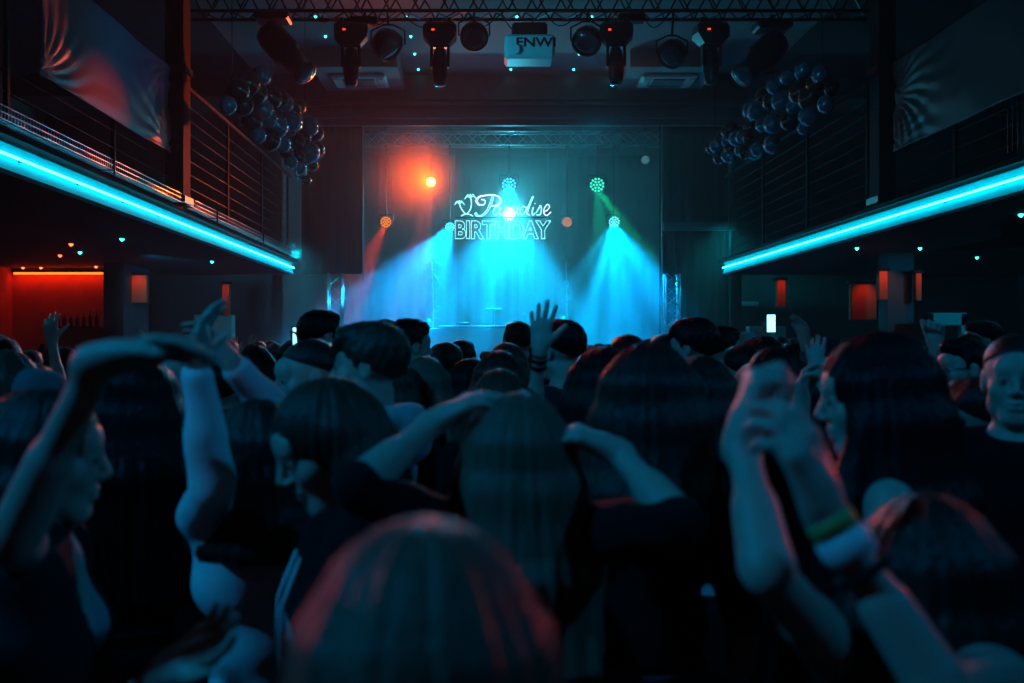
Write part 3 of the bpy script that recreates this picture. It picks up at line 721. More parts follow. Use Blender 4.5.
# palm-leaf ornaments glinting on both sides
foil = mat('silver_foil', (0.8, 0.85, 0.85), 0.15, 1.0)
random.seed(5)
for cx, y0, lab in ((432, 22.0, 'tall plant of shiny foil leaves left of the DJ booth'), (566, 22.0, 'tall plant of shiny foil leaves right of the DJ booth')):
    a = P(cx, 330, y0); e = empty('foil_plant', lab, 'decoration plant', (a.x, y0, 1.05))
    MB().tube([(0, 0, 0.2), (0.03, 0, 1.2), (0, 0, 2.4)], 0.015, 6).build('stem', alu, e)
    MB().lathe([(0.14, 0), (0.18, 0.25), (0.15, 0.25)], 14).build('pot', black, e)
    for k in range(26):
        z = random.uniform(0.9, 2.5); an = random.uniform(0, 6.28); l = random.uniform(0.18, 0.38); up = random.uniform(-0.5, 0.9)
        d = Vector((math.cos(an), math.sin(an), up)).normalized(); sd = d.cross(Vector((0, 0, 1))).normalized() * 0.03
        b = Vector((0, 0, z)); m_ = b + d * l * .5; t_ = b + d * l + Vector((0, 0, -0.08))
        mb = MB().add([b, m_ + sd, t_, m_ - sd, m_ + Vector((0, 0, .01))], [(0, 1, 4), (1, 2, 4), (2, 3, 4), (3, 0, 4)])
        mb.build('leaf', foil, e)
# loudspeakers on the stage floor, half seen in the haze
# ------------------------------------------------------------------ haze over the stage
def haze_box(name, lo, hi, dens, aniso=0.2):
    m = bpy.data.materials.new(name + '_air'); m.use_nodes = True; nt = m.node_tree
    nt.nodes.remove(nt.nodes['Principled BSDF'])
    v = nt.nodes.new('ShaderNodeVolumeScatter'); v.inputs['Density'].default_value = dens; v.inputs['Anisotropy'].default_value = aniso
    nt.links.new(v.outputs[0], nt.nodes['Material Output'].inputs['Volume'])
    o = MB().box(lo, hi).build(name, m); o['kind'] = 'stuff'
    tag(o, 'thick stage haze around the coloured beams' if dens > .01 else 'thin haze in the hall air above the crowd', 'haze')
    return o
haze_box('haze', (-4.28, 19.65, 0.9), (5.43, 25.8, 5.98), 0.09, 0.35)
haze_box('haze', (-9.2, 4.0, 0.9), (11.4, 19.6, 6.9), 0.0035, 0.3)

# ------------------------------------------------------------------ balloon clusters
bal_blue = mat('chrome_blue_balloon', (0.10, 0.26, 0.36), 0.10, 0.7, coat=0.5)
bal_cop = mat('chrome_copper_balloon', (0.16, 0.06, 0.05), 0.12, 0.7, coat=0.5)
def balloons(spots, side):
    rank = {c: [q[:2] for q in sorted(spots) if q[3] == c] for c in 'bc'}
    for k, (px, py, r, c, Y) in enumerate(spots):
        a = P(px, py, Y); rr = r * Y / F
        d = Vector((random.uniform(-.6, .6), random.uniform(-.6, .6), -1)).normalized()
        M = align(-d).to_4x4()
        prof = [(0.001, 1.02 * rr)] + [(rr * math.sin(t), rr * math.cos(t) * (1 if t < 1.57 else 1.12)) for t in [R(x) for x in (18, 38, 58, 78, 98, 118, 136, 152, 166)]] + [(rr * .07, -rr * 1.14), (rr * .13, -rr * 1.22)]
        o = MB().lathe(prof, 20, M).build('balloon', bal_blue if c == 'b' else bal_cop, None, True, a)
        tag(o, '%s chrome balloon in the %s garland, %s of its colour from the left' % ('dark blue' if c == 'b' else 'dark copper', side, ORD[rank[c].index((px, py))]), 'balloon', '%s balloons of the %s garland' % ('blue' if c == 'b' else 'copper', side))
random.seed(21)
LB = [(228, 105, 9, 'b'), (262, 75, 10, 'b'), (248, 84, 13, 'c'), (238, 90, 12, 'c'), (256, 93, 12, 'c'), (270, 97, 12, 'c'), (279, 98, 10, 'c'), (284, 103, 10, 'b'), (263, 110, 11, 'b'), (268, 119, 10, 'b'), (277, 126, 11, 'b'),
      (293, 112, 9, 'c'), (300, 107, 6, 'c'), (292, 122, 11, 'b'), (289, 130, 8, 'b'), (258, 135, 8, 'b'), (271, 140, 10, 'c'), (283, 144, 8, 'b'), (296, 142, 10, 'c'), (309, 126, 10, 'b'), (316, 133, 8, 'c'), (303, 137, 8, 'c'), (309, 152, 11, 'b'), (317, 150, 8, 'c'), (291, 162, 7, 'b'), (300, 168, 7, 'b'), (301, 174, 6, 'b'), (306, 180, 5, 'c'), (312, 165, 6, 'c'), (252, 120, 11, 'c'), (244, 105, 10, 'c'), (287, 152, 7, 'c'), (299, 157, 7, 'c')]
balloons([(a, b, c, d, 12.6 + (a - 228) * .035 + random.uniform(-.15, .15)) for a, b, c, d in LB], 'left')
RB = [(712, 147, 7, 'c'), (719, 158, 6, 'c'), (716, 146, 7, 'b'), (729, 155, 8, 'b'), (723, 138, 8, 'c'), (730, 130, 9, 'c'), (727, 140, 7, 'b'), (736, 138, 8, 'b'), (742, 137, 7, 'b'), (745, 152, 7, 'c'), (740, 150, 6, 'b'), (750, 127, 7, 'c'), (754, 152, 8, 'b'), (758, 149, 8, 'b'), (751, 109, 9, 'b'), (757, 111, 10, 'b'), (763, 96, 8, 'c'), (770, 101, 8, 'c'), (764, 124, 9, 'b'), (774, 86, 8, 'b'), (773, 124, 10, 'b'), (772, 144, 9, 'b'), (774, 139, 6, 'c'), (782, 101, 11, 'b'), (787, 77, 8, 'b'), (790, 120, 10, 'c'), (800, 92, 12, 'c'), (803, 70, 9, 'b'), (808, 116, 10, 'b'), (810, 98, 12, 'c'), (820, 74, 9, 'b'), (815, 84, 9, 'c'), (826, 104, 9, 'b'), (804, 128, 7, 'b'), (762, 118, 8, 'b'), (748, 138, 6, 'c'), (730, 148, 6, 'c'), (795, 106, 9, 'b'), (832, 88, 8, 'c')]
balloons([(a, b, c, d, 17.0 - (a - 712) * .035 + random.uniform(-.15, .15)) for a, b, c, d in RB], 'right')
for k, pts in enumerate(([P(232, 84, 12.6), P(262, 104, 13.7), P(285, 130, 14.6), P(305, 165, 15.3)], [P(715, 147, 17.0), P(745, 132, 16.0), P(780, 108, 14.6), P(822, 84, 13.2)])):
    e = empty('balloon_string', 'thin line carrying the balloon garland on the %s' % ('left' if k == 0 else 'right'), 'string', pts[0])
    MB().tube([p - pts[0] for p in pts], 0.01, 5).build('line', black, e)
    for p in (pts[0], pts[-1]): MB().tube([p - pts[0], Vector((p.x, p.y, CH)) - pts[0]], 0.006, 4).build('hanger', black, e)
# ------------------------------------------------------------------ figures: smooth distance fields turned into one surface
class Field:
    def __init__(s, lo, hi, h):
        s.lo = np.array(lo, float); s.h = h
        s.n = np.ceil((np.array(hi, float) - s.lo) / h).astype(int) + 1
        s.D = np.full(s.n, 0.5, np.float32)
    def sub(s, lo, hi, m):
        a = np.clip(np.floor((np.array(lo) - m - s.lo) / s.h).astype(int), 0, s.n)
        b = np.clip(np.ceil((np.array(hi) + m - s.lo) / s.h).astype(int) + 1, 0, s.n)
        if np.any(b <= a): return None
        ax = [((np.arange(a[i], b[i]) * s.h + s.lo[i]).astype(np.float32)) for i in range(3)]
        sl = tuple(slice(a[i], b[i]) for i in range(3))
        return sl, ax[0][:, None, None], ax[1][None, :, None], ax[2][None, None, :]
    def put(s, sl, d, k, op):
        A = s.D[sl]
        if op == 'u':
            if k > 0:
                h = np.maximum(k - np.abs(A - d), 0) / k; A[...] = np.minimum(A, d) - h * h * k * 0.25
            else: np.minimum(A, d, out=A)
        elif op == 's':
            d = -d
            if k > 0:
                h = np.maximum(k - np.abs(A - d), 0) / k; A[...] = np.maximum(A, d) + h * h * k * 0.25
            else: np.maximum(A, d, out=A)
    def cone(s, a, b, r1, r2, k=0.02, op='u'):
        a = np.array(a, float); b = np.array(b, float); rm = max(r1, r2)
        q = s.sub(np.minimum(a, b) - rm, np.maximum(a, b) + rm, k + 3 * s.h)
        if q is None: return
        sl, X, Y, Z = q; ab = b - a; L2 = max(ab @ ab, 1e-9)
        px, py, pz = X - a[0], Y - a[1], Z - a[2]
        t = np.clip((px * ab[0] + py * ab[1] + pz * ab[2]) / L2, 0, 1)
        d = np.sqrt((px - t * ab[0]) ** 2 + (py - t * ab[1]) ** 2 + (pz - t * ab[2]) ** 2) - (r1 + (r2 - r1) * t)
        s.put(sl, d.astype(np.float32), k, op)
    def ell(s, c, r, Rm=None, k=0.02, op='u'):
        c = np.array(c, float); r = np.array(r, float); rm = max(r)
        q = s.sub(c - rm, c + rm, k + 3 * s.h)
        if q is None: return
        sl, X, Y, Z = q; x, y, z = X - c[0], Y - c[1], Z - c[2]
        if Rm is not None:
            x, y, z = (Rm[0, i] * 0 + x * Rm[0, i] + y * Rm[1, i] + z * Rm[2, i] for i in range(3))
        k0 = np.sqrt((x / r[0]) ** 2 + (y / r[1]) ** 2 + (z / r[2]) ** 2)
        k1 = np.sqrt((x / r[0] ** 2) ** 2 + (y / r[1] ** 2) ** 2 + (z / r[2] ** 2) ** 2)
        d = k0 * (k0 - 1) / np.maximum(k1, 1e-6)
        s.put(sl, d.astype(np.float32), k, op)
    def plane(s, c, n, k=0.0):
        "keep only the side the normal points away from"
        n = np.array(n, float); n /= np.linalg.norm(n)
        X, Y, Z = s.axes()
        d = ((X - c[0]) * n[0] + (Y - c[1]) * n[1] + (Z - c[2]) * n[2]).astype(np.float32)
        s.put((slice(None),) * 3, -d, k, 's')
    def axes(s):
        ax = [(np.arange(s.n[i]) * s.h + s.lo[i]).astype(np.float32) for i in range(3)]
        return ax[0][:, None, None], ax[1][None, :, None], ax[2][None, None, :]
    def mesh(s):
        D = s.D; h = s.h
        D[0] = D[-1] = 0.5; D[:, 0] = D[:, -1] = 0.5; D[:, :, 0] = D[:, :, -1] = 0.5
        neg = D < 0
        c = np.zeros(tuple(s.n - 1), np.int8)
        for i in (0, 1):
            for j in (0, 1):
                for k in (0, 1): c += neg[i:s.n[0] - 1 + i, j:s.n[1] - 1 + j, k:s.n[2] - 1 + k]
        act = np.nonzero((c > 0) & (c < 8)); n = len(act[0])
        idx = np.full(c.shape, -1, np.int32); idx[act] = np.arange(n)
        acc = np.zeros((n, 3)); cnt = np.zeros(n)
        I = np.stack(act, 1)
        cor = [(i, j, k) for i in (0, 1) for j in (0, 1) for k in (0, 1)]
        val = {q: D[act[0] + q[0], act[1] + q[1], act[2] + q[2]] for q in cor}
        for a in cor:
            for ax in range(3):
                if a[ax] == 0:
                    b = list(a); b[ax] = 1; b = tuple(b)
                    va, vb = val[a], val[b]; m = (va < 0) != (vb < 0)
                    t = np.where(m, va / np.where(va == vb, 1, va - vb), 0)
                    for q in range(3): acc[:, q] += np.where(m, a[q] + (t if q == ax else 0), 0)
                    cnt += m
        V = (I + acc / np.maximum(cnt, 1)[:, None]) * h + s.lo
        faces = []
        for ax in range(3):
            o = [(1, 2), (2, 0), (0, 1)][ax]
            sa = [slice(1, -1)] * 3; sb = [slice(1, -1)] * 3
            sa[ax] = slice(0, s.n[ax] - 1); sb[ax] = slice(1, s.n[ax])
            A = neg[tuple(sa)]; B = neg[tuple(sb)]
            for flip, M in ((False, A & ~B), (True, ~A & B)):
                w_ = np.nonzero(M)
                if len(w_[0]) == 0: continue
                base = [w_[0] + 1, w_[1] + 1, w_[2] + 1]; base[ax] = w_[ax]
                q = []
                for (u, v) in ((0, 0), (-1, 0), (-1, -1), (0, -1)):
                    g = [base[0], base[1], base[2]]; g[o[0]] = g[o[0]] + u; g[o[1]] = g[o[1]] + v
                    q.append(idx[g[0], g[1], g[2]])
                if flip: q = q[::-1]
                faces.append(np.stack(q, 1))
        Fq = np.concatenate(faces) if faces else np.zeros((0, 4), int)
        me = bpy.data.meshes.new('surface')
        me.vertices.add(len(V)); me.vertices.foreach_set('co', V.astype(np.float32).ravel())
        me.loops.add(len(Fq) * 4); me.loops.foreach_set('vertex_index', Fq.astype(np.int32).ravel())
        me.polygons.add(len(Fq)); me.polygons.foreach_set('loop_start', np.arange(len(Fq), dtype=np.int32) * 4)
        me.update(calc_edges=True)
        return me

def rotm(yaw=0, pitch=0, roll=0):
    "head turn: yaw to the left, pitch down, roll to the person's right shoulder"
    return np.array(Matrix.Rotation(R(yaw), 3, 'Z') @ Matrix.Rotation(R(-pitch), 3, 'X') @ Matrix.Rotation(R(roll), 3, 'Y'))
V3 = lambda *a: np.array(a, float)

class Person:
    """Local frame: feet at the origin, facing +Y, right hand at +X."""
    def __init__(s, H=1.7, sex='f', head=(0, 0, 0), lean=0.0, bulk=1.0, arms=None, h=0.006, hand=None):
        s.H, s.sex, s.h = H, sex, h; k = s.k = H / 1.72
        m = sex == 'm'; b = bulk
        s.sw = (0.185 if m else 0.158) * k * b
        s.sh = lambda sd: V3(sd * s.sw, lean * 0.28, H - 0.30 * k)
        s.neck0 = V3(0, lean * 0.3 - 0.01, H - 0.285 * k); 
        s.Rh = rotm(*head)
        s.nj = V3(0, lean * 0.34 + 0.0, H - 0.205)          # joint the head turns on
        s.hc = s.nj + s.Rh @ V3(0, 0.012, 0.092)
        s.lean = lean
        s.arms = {}
        for sd, key in ((1, 'R'), (-1, 'L')):
            a = (arms or {}).get(key)
            S_ = s.sh(sd)
            if a is None:
                e = S_ + V3(sd * 0.05, -0.03, -0.28 * k); w_ = e + V3(-sd * 0.01, 0.09, -0.23 * k)
                a = (e, w_, V3(0, 0.35, -1), V3(-sd, 0, 0), 0.35)
            else: a = tuple(np.array(q, float) if i < 4 else q for i, q in enumerate(a))
            if a[1][2] > H - 0.35 : S_ = S_ + V3(-sd * 0.012, 0, 0.035)
            s.arms[key] = (S_, *a)
    def hp(s, x, y, z): return s.hc + s.Rh @ V3(x, y, z)
    # ---- the continuous skin
    def torso(s, f, g=0.0, low=None):
        k, H, m, L = s.k, s.H, s.sex == 'm', s.lean
        def c(x, y, z, x2, y2, z2, r1, r2, kk): f.cone((x, y + L * max(0, (z - .95)) / .75 * .3, z), (x2, y2 + L * max(0, (z2 - .95)) / .75 * .3, z2), r1 + g, r2 + g, kk)
        zs = H - 0.335 * k
        w = s.sw
        c(-w + .05 * k, 0, zs + .012, w - .05 * k, 0, zs + .012, .050 * k, .050 * k, .03)
        cw = w * .50 if m else w * .42
        c(-cw, -.005, zs - .11 * k, cw, -.005, zs - .11 * k, .088 * k, .088 * k, .04)
        c(-cw * .9, -.005, zs - .04 * k, cw * .9, -.005, zs - .04 * k, .074 * k, .074 * k, .04)
        cw = w * .34 if m else w * .26
        c(-cw, 0, H * .64, cw, 0, H * .64, .080 * k, .080 * k, .05)
        hw = .066 * k if m else .078 * k
        c(-hw, -.01, H * .54, hw, -.01, H * .54, .088 * k, .088 * k, .05)
        c(0, 0, H * .54, 0, 0, zs, .085 * k, .085 * k, .03)
        if not m:
            for sd in (-1, 1): f.ell((sd * .066 * k, .070 * k + L * .2, H - .475 * k), (.046 * k + g, .040 * k + g, .048 * k + g), None, .035)
        for sd in (-1, 1): c(sd * .025, -.015, H - .275 * k, sd * w * .70, -.01, zs + .025 * k, .034 * k, .034 * k, .03)
    def arm(s, f, key, g=0.0, upto=None):
        S_, e, w_, d, n, curl = s.arms[key][:6]; k = s.k; m = 1.12 if s.sex == 'm' else 0.95
        f.cone(S_, e, .047 * k * m + g, .036 * k * m + g, .028)
        f.cone(S_ + (e - S_) * .08, S_ + (e - S_) * .5, .046 * k * m + g, .041 * k * m + g, .02)
        if upto is None or upto > 1:
            t = 1.0 if upto is None else min(1.0, upto - 1)
            f.cone(e, e + (w_ - e) * t, .035 * k * m + g, (.035 + (.0235 - .035) * t) * k * m + g, .015)
            bl_ = e + (w_ - e) * .28
            if t > .4: f.cone(e + (w_ - e) * .1, e + (w_ - e) * .45, .0375 * k * m + g, .033 * k * m + g, .02)
    def hand(s, f, key):
        S_, e, w_, d, n, curl = s.arms[key][:6]; opt = s.arms[key][6] if len(s.arms[key]) > 6 else {}
        sz = (1.0 if s.sex == 'm' else .92) * opt.get('size', 1.0); d = d / np.linalg.norm(d); n = n - d * (n @ d); n /= np.linalg.norm(n)
        side = np.cross(n, d) if key == 'R' else np.cross(d, n)   # towards the thumb
        spread = opt.get('spread', 0.12)
        lens = [.072, .080, .075, .060]; offs = [.030, .010, -.010, -.029]; base = [.088, .092, .087, .078]
        f.cone(w_ - d * .01, w_ + d * .03, .024 * sz, .024 * sz, .02)
        for i in range(4):
            rt = w_ + (d * base[i] + side * offs[i]) * sz
            f.cone(w_ + (d * .015 + side * offs[i] * .6) * sz, rt, .0135 * sz, .0115 * sz, .014)
        f.cone(w_ + d * .03 + n * .006 + side * .012, w_ + d * .07 + n * .006 - side * .012, .014 * sz, .012 * sz, .02)
        cu = curl if isinstance(curl, (list, tuple)) else [curl] * 4
        for i in range(4):
            p = w_ + (d * base[i] + side * offs[i]) * sz
            sp = spread * (1.5 - i) * .8
            dd = d * math.cos(sp) + side * math.sin(sp); a = 0.0
            rr = [.0098, .009, .0082, .0070]
            if i == 3: rr = [x * .88 for x in rr]
            for j, fr in enumerate((.45, .30, .25)):
                a += cu[i] * (.9, 1.15, .8)[j]
                v = dd * math.cos(a) + n * math.sin(a)
                q = p + v * lens[i] * fr * sz
                f.cone(p, q, rr[j] * sz, rr[j + 1] * sz, .004 if j else .007); p = q
        # thumb from the side of the palm
        ta = opt.get('thumb', .9); tc_ = opt.get('tcurl', .25)
        b0 = w_ + (d * .022 + side * .020) * sz; v = d * math.cos(ta) + side * math.sin(ta) + n * .25; v /= np.linalg.norm(v)
        p1 = b0 + v * .042 * sz; f.cone(b0, p1, .0155 * sz, .0115 * sz, .014)
        v2 = v * math.cos(tc_) + (d * .7 - side * .3 + n * .5) * math.sin(tc_); v2 /= np.linalg.norm(v2)
        p2 = p1 + v2 * .030 * sz; f.cone(p1, p2, .0112 * sz, .0098 * sz, .005)
        f.cone(p2, p2 + (v2 + n * .2) * .024 * sz, .0098 * sz, .0078 * sz, .004)
    def head(s, f):
        Rm = s.Rh; hp = s.hp; m = s.sex == 'm'; mm = 1.03 if m else 0.97
        f.cone(s.neck0 + V3(0, 0, -.03), s.nj + s.Rh @ V3(0, -.008, .02), (.062 if m else .052), (.056 if m else .046), .035)
        f.ell(hp(0, -.012, .032), (.077, .095, .084), Rm, .02)
        f.ell(hp(0, .028, -.030), (.060 * mm, .062, .080), Rm, .03)
        f.cone(hp(-.022, .062, -.098), hp(.022, .062, -.098), .017 * mm, .017 * mm, .03)
        for sd in (-1, 1):
            f.ell(hp(sd * .046 * mm, .008, -.062), (.020, .03, .024), Rm, .03)
            f.ell(hp(sd * .042, .056, -.022), (.022, .024, .024), Rm, .02)
        f.cone(hp(-.034, .078, .024), hp(.034, .078, .024), .012, .012, .016)
        f.ell(hp(0, .076, .042), (.05, .02, .028), Rm, .02)
        for sd in (-1, 1):
            f.ell(hp(sd * .032, .099, .003), (.019, .015, .012), Rm, .014, 's')
            f.ell(hp(sd * .032, .076, .002), (.014, .0135, .0125), Rm, .004)
            f.cone(hp(sd * .018, .088, .012), hp(sd * .044, .080, .010), .0045, .0045, .005)
        f.cone(hp(0, .090, .016), hp(0, .108, -.024), .0065, .010, .012)
        for sd in (-1, 1): f.ell(hp(sd * .0125, .098, -.030), (.008, .010, .007), Rm, .006)
        f.cone(hp(-.018, .0855, -.055), hp(.018, .0855, -.055), .0055, .0055, .010)
        f.cone(hp(0, .0905, -.054), hp(0, .0905, -.0545), .0055, .0055, .010)
        f.cone(hp(-.014, .085, -.068), hp(.014, .085, -.068), .0068, .0068, .008)
        f.cone(hp(-.020, .0925, -.0612), hp(.020, .0925, -.0612), .0022, .0022, .004, 's')
        for sd in (-1, 1):
            f.ell(hp(sd * .079, -.008, -.004), (.009, .019, .031), Rm, .008)
            f.ell(hp(sd * .088, -.002, .000), (.006, .010, .017), Rm, .006, 's')
    def body(s):
        pts = [q for a in s.arms.values() for q in a[:3]] + [a[2] + a[3] / np.linalg.norm(a[3]) * .2 for a in s.arms.values()] + [s.hc + V3(0, 0, .13), s.hc + V3(0, .13, 0), s.hc + V3(0, -.12, 0)]
        A = np.array(pts); lo = A.min(0) - .07; hi = A.max(0) + .07
        lo[0] = min(lo[0], -.27); hi[0] = max(hi[0], .27); lo[1] = min(lo[1], -.16); hi[1] = max(hi[1], .18)
        lo[2] = s.H * .575
        f = Field(lo, hi, s.h)
        s.torso(f)
        for key in s.arms: s.arm(f, key)
        s.head(f)
        for key in s.arms: s.hand(f, key)
        return f.mesh()
    # ---- clothing
    def top(s, sleeve=1.5, g=0.012, neck=0.0, hem=0.56, strap=False, hood=False, h=0.010, fold=0.004):
        pts = [s.sh(1), s.sh(-1)]
        for a in s.arms.values():
            S_, e, w_ = a[:3]; pts += [S_, e, w_]
        A = np.array(pts); lo = A.min(0) - .1; hi = A.max(0) + .1
        lo[0] = min(lo[0], -.28); hi[0] = max(hi[0], .28); lo[1] = min(lo[1], -.2); hi[1] = max(hi[1], .2)
        lo[2] = s.H * hem - .05; hi[2] = max(hi[2], s.H - .1)
        f = Field(lo, hi, h)
        s.torso(f, g)
        if sleeve > 0:
            for key in s.arms: s.arm(f, key, g, sleeve)
        if hood:
            for an in range(-4, 5):
                t = an / 4 * 2.4; p = s.neck0 + V3(math.sin(t) * .085, -.02 - math.cos(t) * .085, -.0 + (.03 if abs(an) < 3 else 0.0))
                f.ell(p, (.045, .045, .038), None, .03)
            f.ell(s.neck0 + V3(0, -.12, -.03), (.09, .05, .07), None, .04)
        if fold:
            X, Y, Z = f.axes()
            f.D += (fold * (np.sin(Z * 37 + np.sin(X * 19) * 1.5 + Y * 14) * .6 + np.sin(X * 41 + Z * 23 + 1.3) * .4)).astype(np.float32)
        f.ell(s.neck0 + V3(0, .02, .055 - neck), (.078, .085, .062 + neck * .3), None, .01, 's')
        if neck > .05: f.ell(s.neck0 + V3(0, .10, -.02 - neck * .6), (.085, .09, .06 + neck * .5), None, .01, 's')
        if strap:
            for sd in (-1, 1): f.ell(V3(sd * (s.sw + .03), 0, s.H - .30 * s.k), (.075, .14, .085), None, .01, 's')
            f.ell(V3(0, -.12, s.H - .30), (.09, .09, .10), None, .01, 's')
            f.ell(V3(0, .10, s.H - .30), (.09, .10, .09), None, .01, 's')
        # hem and cuffs: flat cuts
        X, Y, Z = f.axes(); f.put((slice(None),) * 3, (Z - s.H * hem).astype(np.float32) + 0 * X + 0 * Y, 0, 's')
        return f.mesh()
    def trousers(s, g=0.012, skirt=False, h=0.014):
        H, k = s.H, s.k
        f = Field((-.26, -.2, .03), (.26, .2, H * .60), h)
        hw = .085 * k
        f.cone((-hw, -.01, H * .54), (hw, -.01, H * .54), .094 * k + g, .094 * k + g, .04)
        for sd in (-1, 1):
            f.cone((sd * hw, -.01, H * .49), (sd * .09 * k, .01, H * .28), .078 * k + g, .052 * k + g, .03)
            f.cone((sd * .09 * k, .01, H * .28), (sd * .09 * k, -.01, .07), .056 * k + g, .042 * k + g, .02)
            f.cone((sd * .09 * k, .0, H * .25), (sd * .09 * k, -.02, H * .16), .056 * k + g, .050 * k + g, .02)
        X, Y, Z = f.axes(); f.put((slice(None),) * 3, (H * .585 - Z).astype(np.float32) + 0 * X + 0 * Y, 0, 's')
        f.put((slice(None),) * 3, (Z - .07).astype(np.float32) + 0 * X + 0 * Y, 0, 's')
        return f.mesh()
    def shoes(s, sd):
        f = Field((sd * .09 - .07, -.12, -.012), (sd * .09 + .07, .22, .14), .008)
        x = sd * .09 * s.k
        f.cone((x, -.05, .035), (x * 1.12, .11, .028), .040, .038, .02); f.cone((x, -.03, .05), (x, -.01, .10), .045, .048, .02)
        f.ell((x * 1.12, .12, .03), (.043, .06, .034), None, .02)
        X, Y, Z = f.axes(); f.put((slice(None),) * 3, (Z - .0).astype(np.float32) + 0 * X + 0 * Y, 0, 's')
        return f.mesh()
    # ---- hair
    def hair(s, style, length=.3, h=None, vol=1.0, seed=0, open_=62):
        h = h or s.h; Rm = s.Rh; hp = s.hp; long_ = style in ('long', 'wavy', 'bob')
        drop = length if long_ else (.34 if style == 'pony' else .06)
        lo = s.hc - V3(.20, .24, .12 + drop + .06); hi = s.hc + V3(.20, .20, .20)
        f = Field(lo, hi, h)
        t = {'fade': .006, 'short': .013, 'curly': .020, 'fringe': .018, 'beanie': .016, 'cap': .014}.get(style, .012) * vol
        if long_: f.ell(hp(0, -.014, .036), (.078 + t, .096 + t, .085 + t), Rm, .01)
        else: f.ell(hp(0, -.020, .044), (.077 + t * .75, .094 + t * .8, .079 + t), Rm, .01)
        if long_:
            ns = 13
            for i in range(ns):
                an = R(open_) + (R(360 - open_) - R(open_)) * i / (ns - 1)      # 0 = forward, through the back
                dx, dy = math.sin(an), math.cos(an)
                p0 = hp(dx * .070, dy * .078 - .012, .03); p1 = hp(dx * (.082 + .008 * vol), dy * .088 - .018, -.05)
                z1 = s.hc[2] - .05 - length * (1 if dy < .2 else .93)
                out = 1.0 + .22 * vol + (.35 if style == 'wavy' else 0)
                p2 = V3(p1[0] + (dx * .03) * out, min(p1[1] + dy * .035 * out, s.nj[1] - .0 + (.08 if dy > .2 else .0)), max(z1, s.hc[2] - .20))
                if length > .18 and dy > -.3: p2[1] = p2[1] + (.03 if dy > .2 else 0)
                f.cone(p0, p1, .026 * vol + .006, .026 * vol + .004, .03); f.cone(p1, p2, .028 * vol + .004, .030 * vol, .03)
                if length > .2:
                    p3 = V3(p2[0] * 1.0 + (p2[0] - s.hc[0]) * .12, (s.lean * .28 + (-.135 if dy < .2 else .115)) if abs(dx) < .97 else p2[1], z1)
                    f.cone(p2, p3, .030 * vol, .018 * vol, .03)
            f.ell(hp(0, .105, -.035), (.060, .075, .090), Rm, .012, 's')
            f.ell(hp(0, .12, .010), (.045, .06, .055), Rm, .012, 's')
        else:
            if style == 'beanie':
                f.cone(hp(0, -.04, .11), hp(0, -.07, .125), .05, .04, .05)
                nrm = (0, .25, -1); c0 = hp(0, .08, .045)
            elif style == 'cap':
                nrm = (0, .15, -1); c0 = hp(0, .08, .040)
            else: nrm = (0, .52 if style != 'fade' else .40, -1); c0 = hp(0, .078, .062 if style != 'fringe' else .040)
            n_ = Rm @ np.array(nrm, float)
            f.plane(c0, n_, .006 if style in ('beanie', 'cap') else .028)
            if style in ('short', 'fringe', 'curly'):
                f.ell(hp(0, .045, .098), (.060, .050, .030 * vol), Rm, .03)
            if style == 'fringe':
                for x in (-.05, -.03, -.01, .012, .034, .052): f.cone(hp(x, .070, .088), hp(x * 1.1 + .004, .098, .040), .018, .009, .012)
            if style == 'cap':
                f.ell(hp(0, .115, .048), (.070, .070, .008), Rm, .008)
            if style == 'bun':
                f.ell(hp(0, -.075, .110), (.042, .040, .040), None, .012)
            if style in ('bun', 'pony'):
                f.ell(hp(0, -.075, -.045), (.05, .04, .05), Rm, .03)
            if style == 'pony':
                f.cone(hp(0, -.105, .055), hp(0, -.155, .03), .022, .030, .02); f.cone(hp(0, -.155, .03), hp(0, -.165, -.10), .032, .030, .02)
                f.cone(hp(0, -.165, -.10), s.hc + V3(0, -.14, -.30), .030, .010, .02)
            for sd in (-1, 1):
                if style not in ('beanie', 'cap', 'fade'): f.cone(hp(sd * .076, .022, .05), hp(sd * .077, .018, .005), .010, .006, .01)
        X, Y, Z = f.axes()
        x, y, z = X - s.hc[0], Y - s.hc[1], Z - s.hc[2]
        if style == 'curly': f.D += (.006 * (np.sin(x * 190 + seed) * np.sin(y * 180 + 1) * np.sin(z * 200 + 2) + .6 * np.sin(x * 95 + z * 60) * np.sin(y * 110 + z * 40))).astype(np.float32)
        elif long_ or style in ('pony', 'bun'):
            an = np.arctan2(x, -y)
            am = .0028 if style != 'wavy' else .004
            f.D += (am * (.5 * np.sin(an * 11 + np.sin(z * 7 + seed) * 1.2 + 1.0) + .45 * np.sin(an * 37 + z * 6 + np.sin(an * 5) * 2) + .4 * np.sin(an * 27 - z * 9 + 2)) + (.004 * np.sin(z * 34 + an * 3) if style == 'wavy' else 0)).astype(np.float32)
        elif style in ('short', 'fringe'):
            f.D += (.0025 * np.sin(x * 150 + np.sin(y * 60)) * np.sin(y * 120 + z * 90)).astype(np.float32)
        return f.mesh()

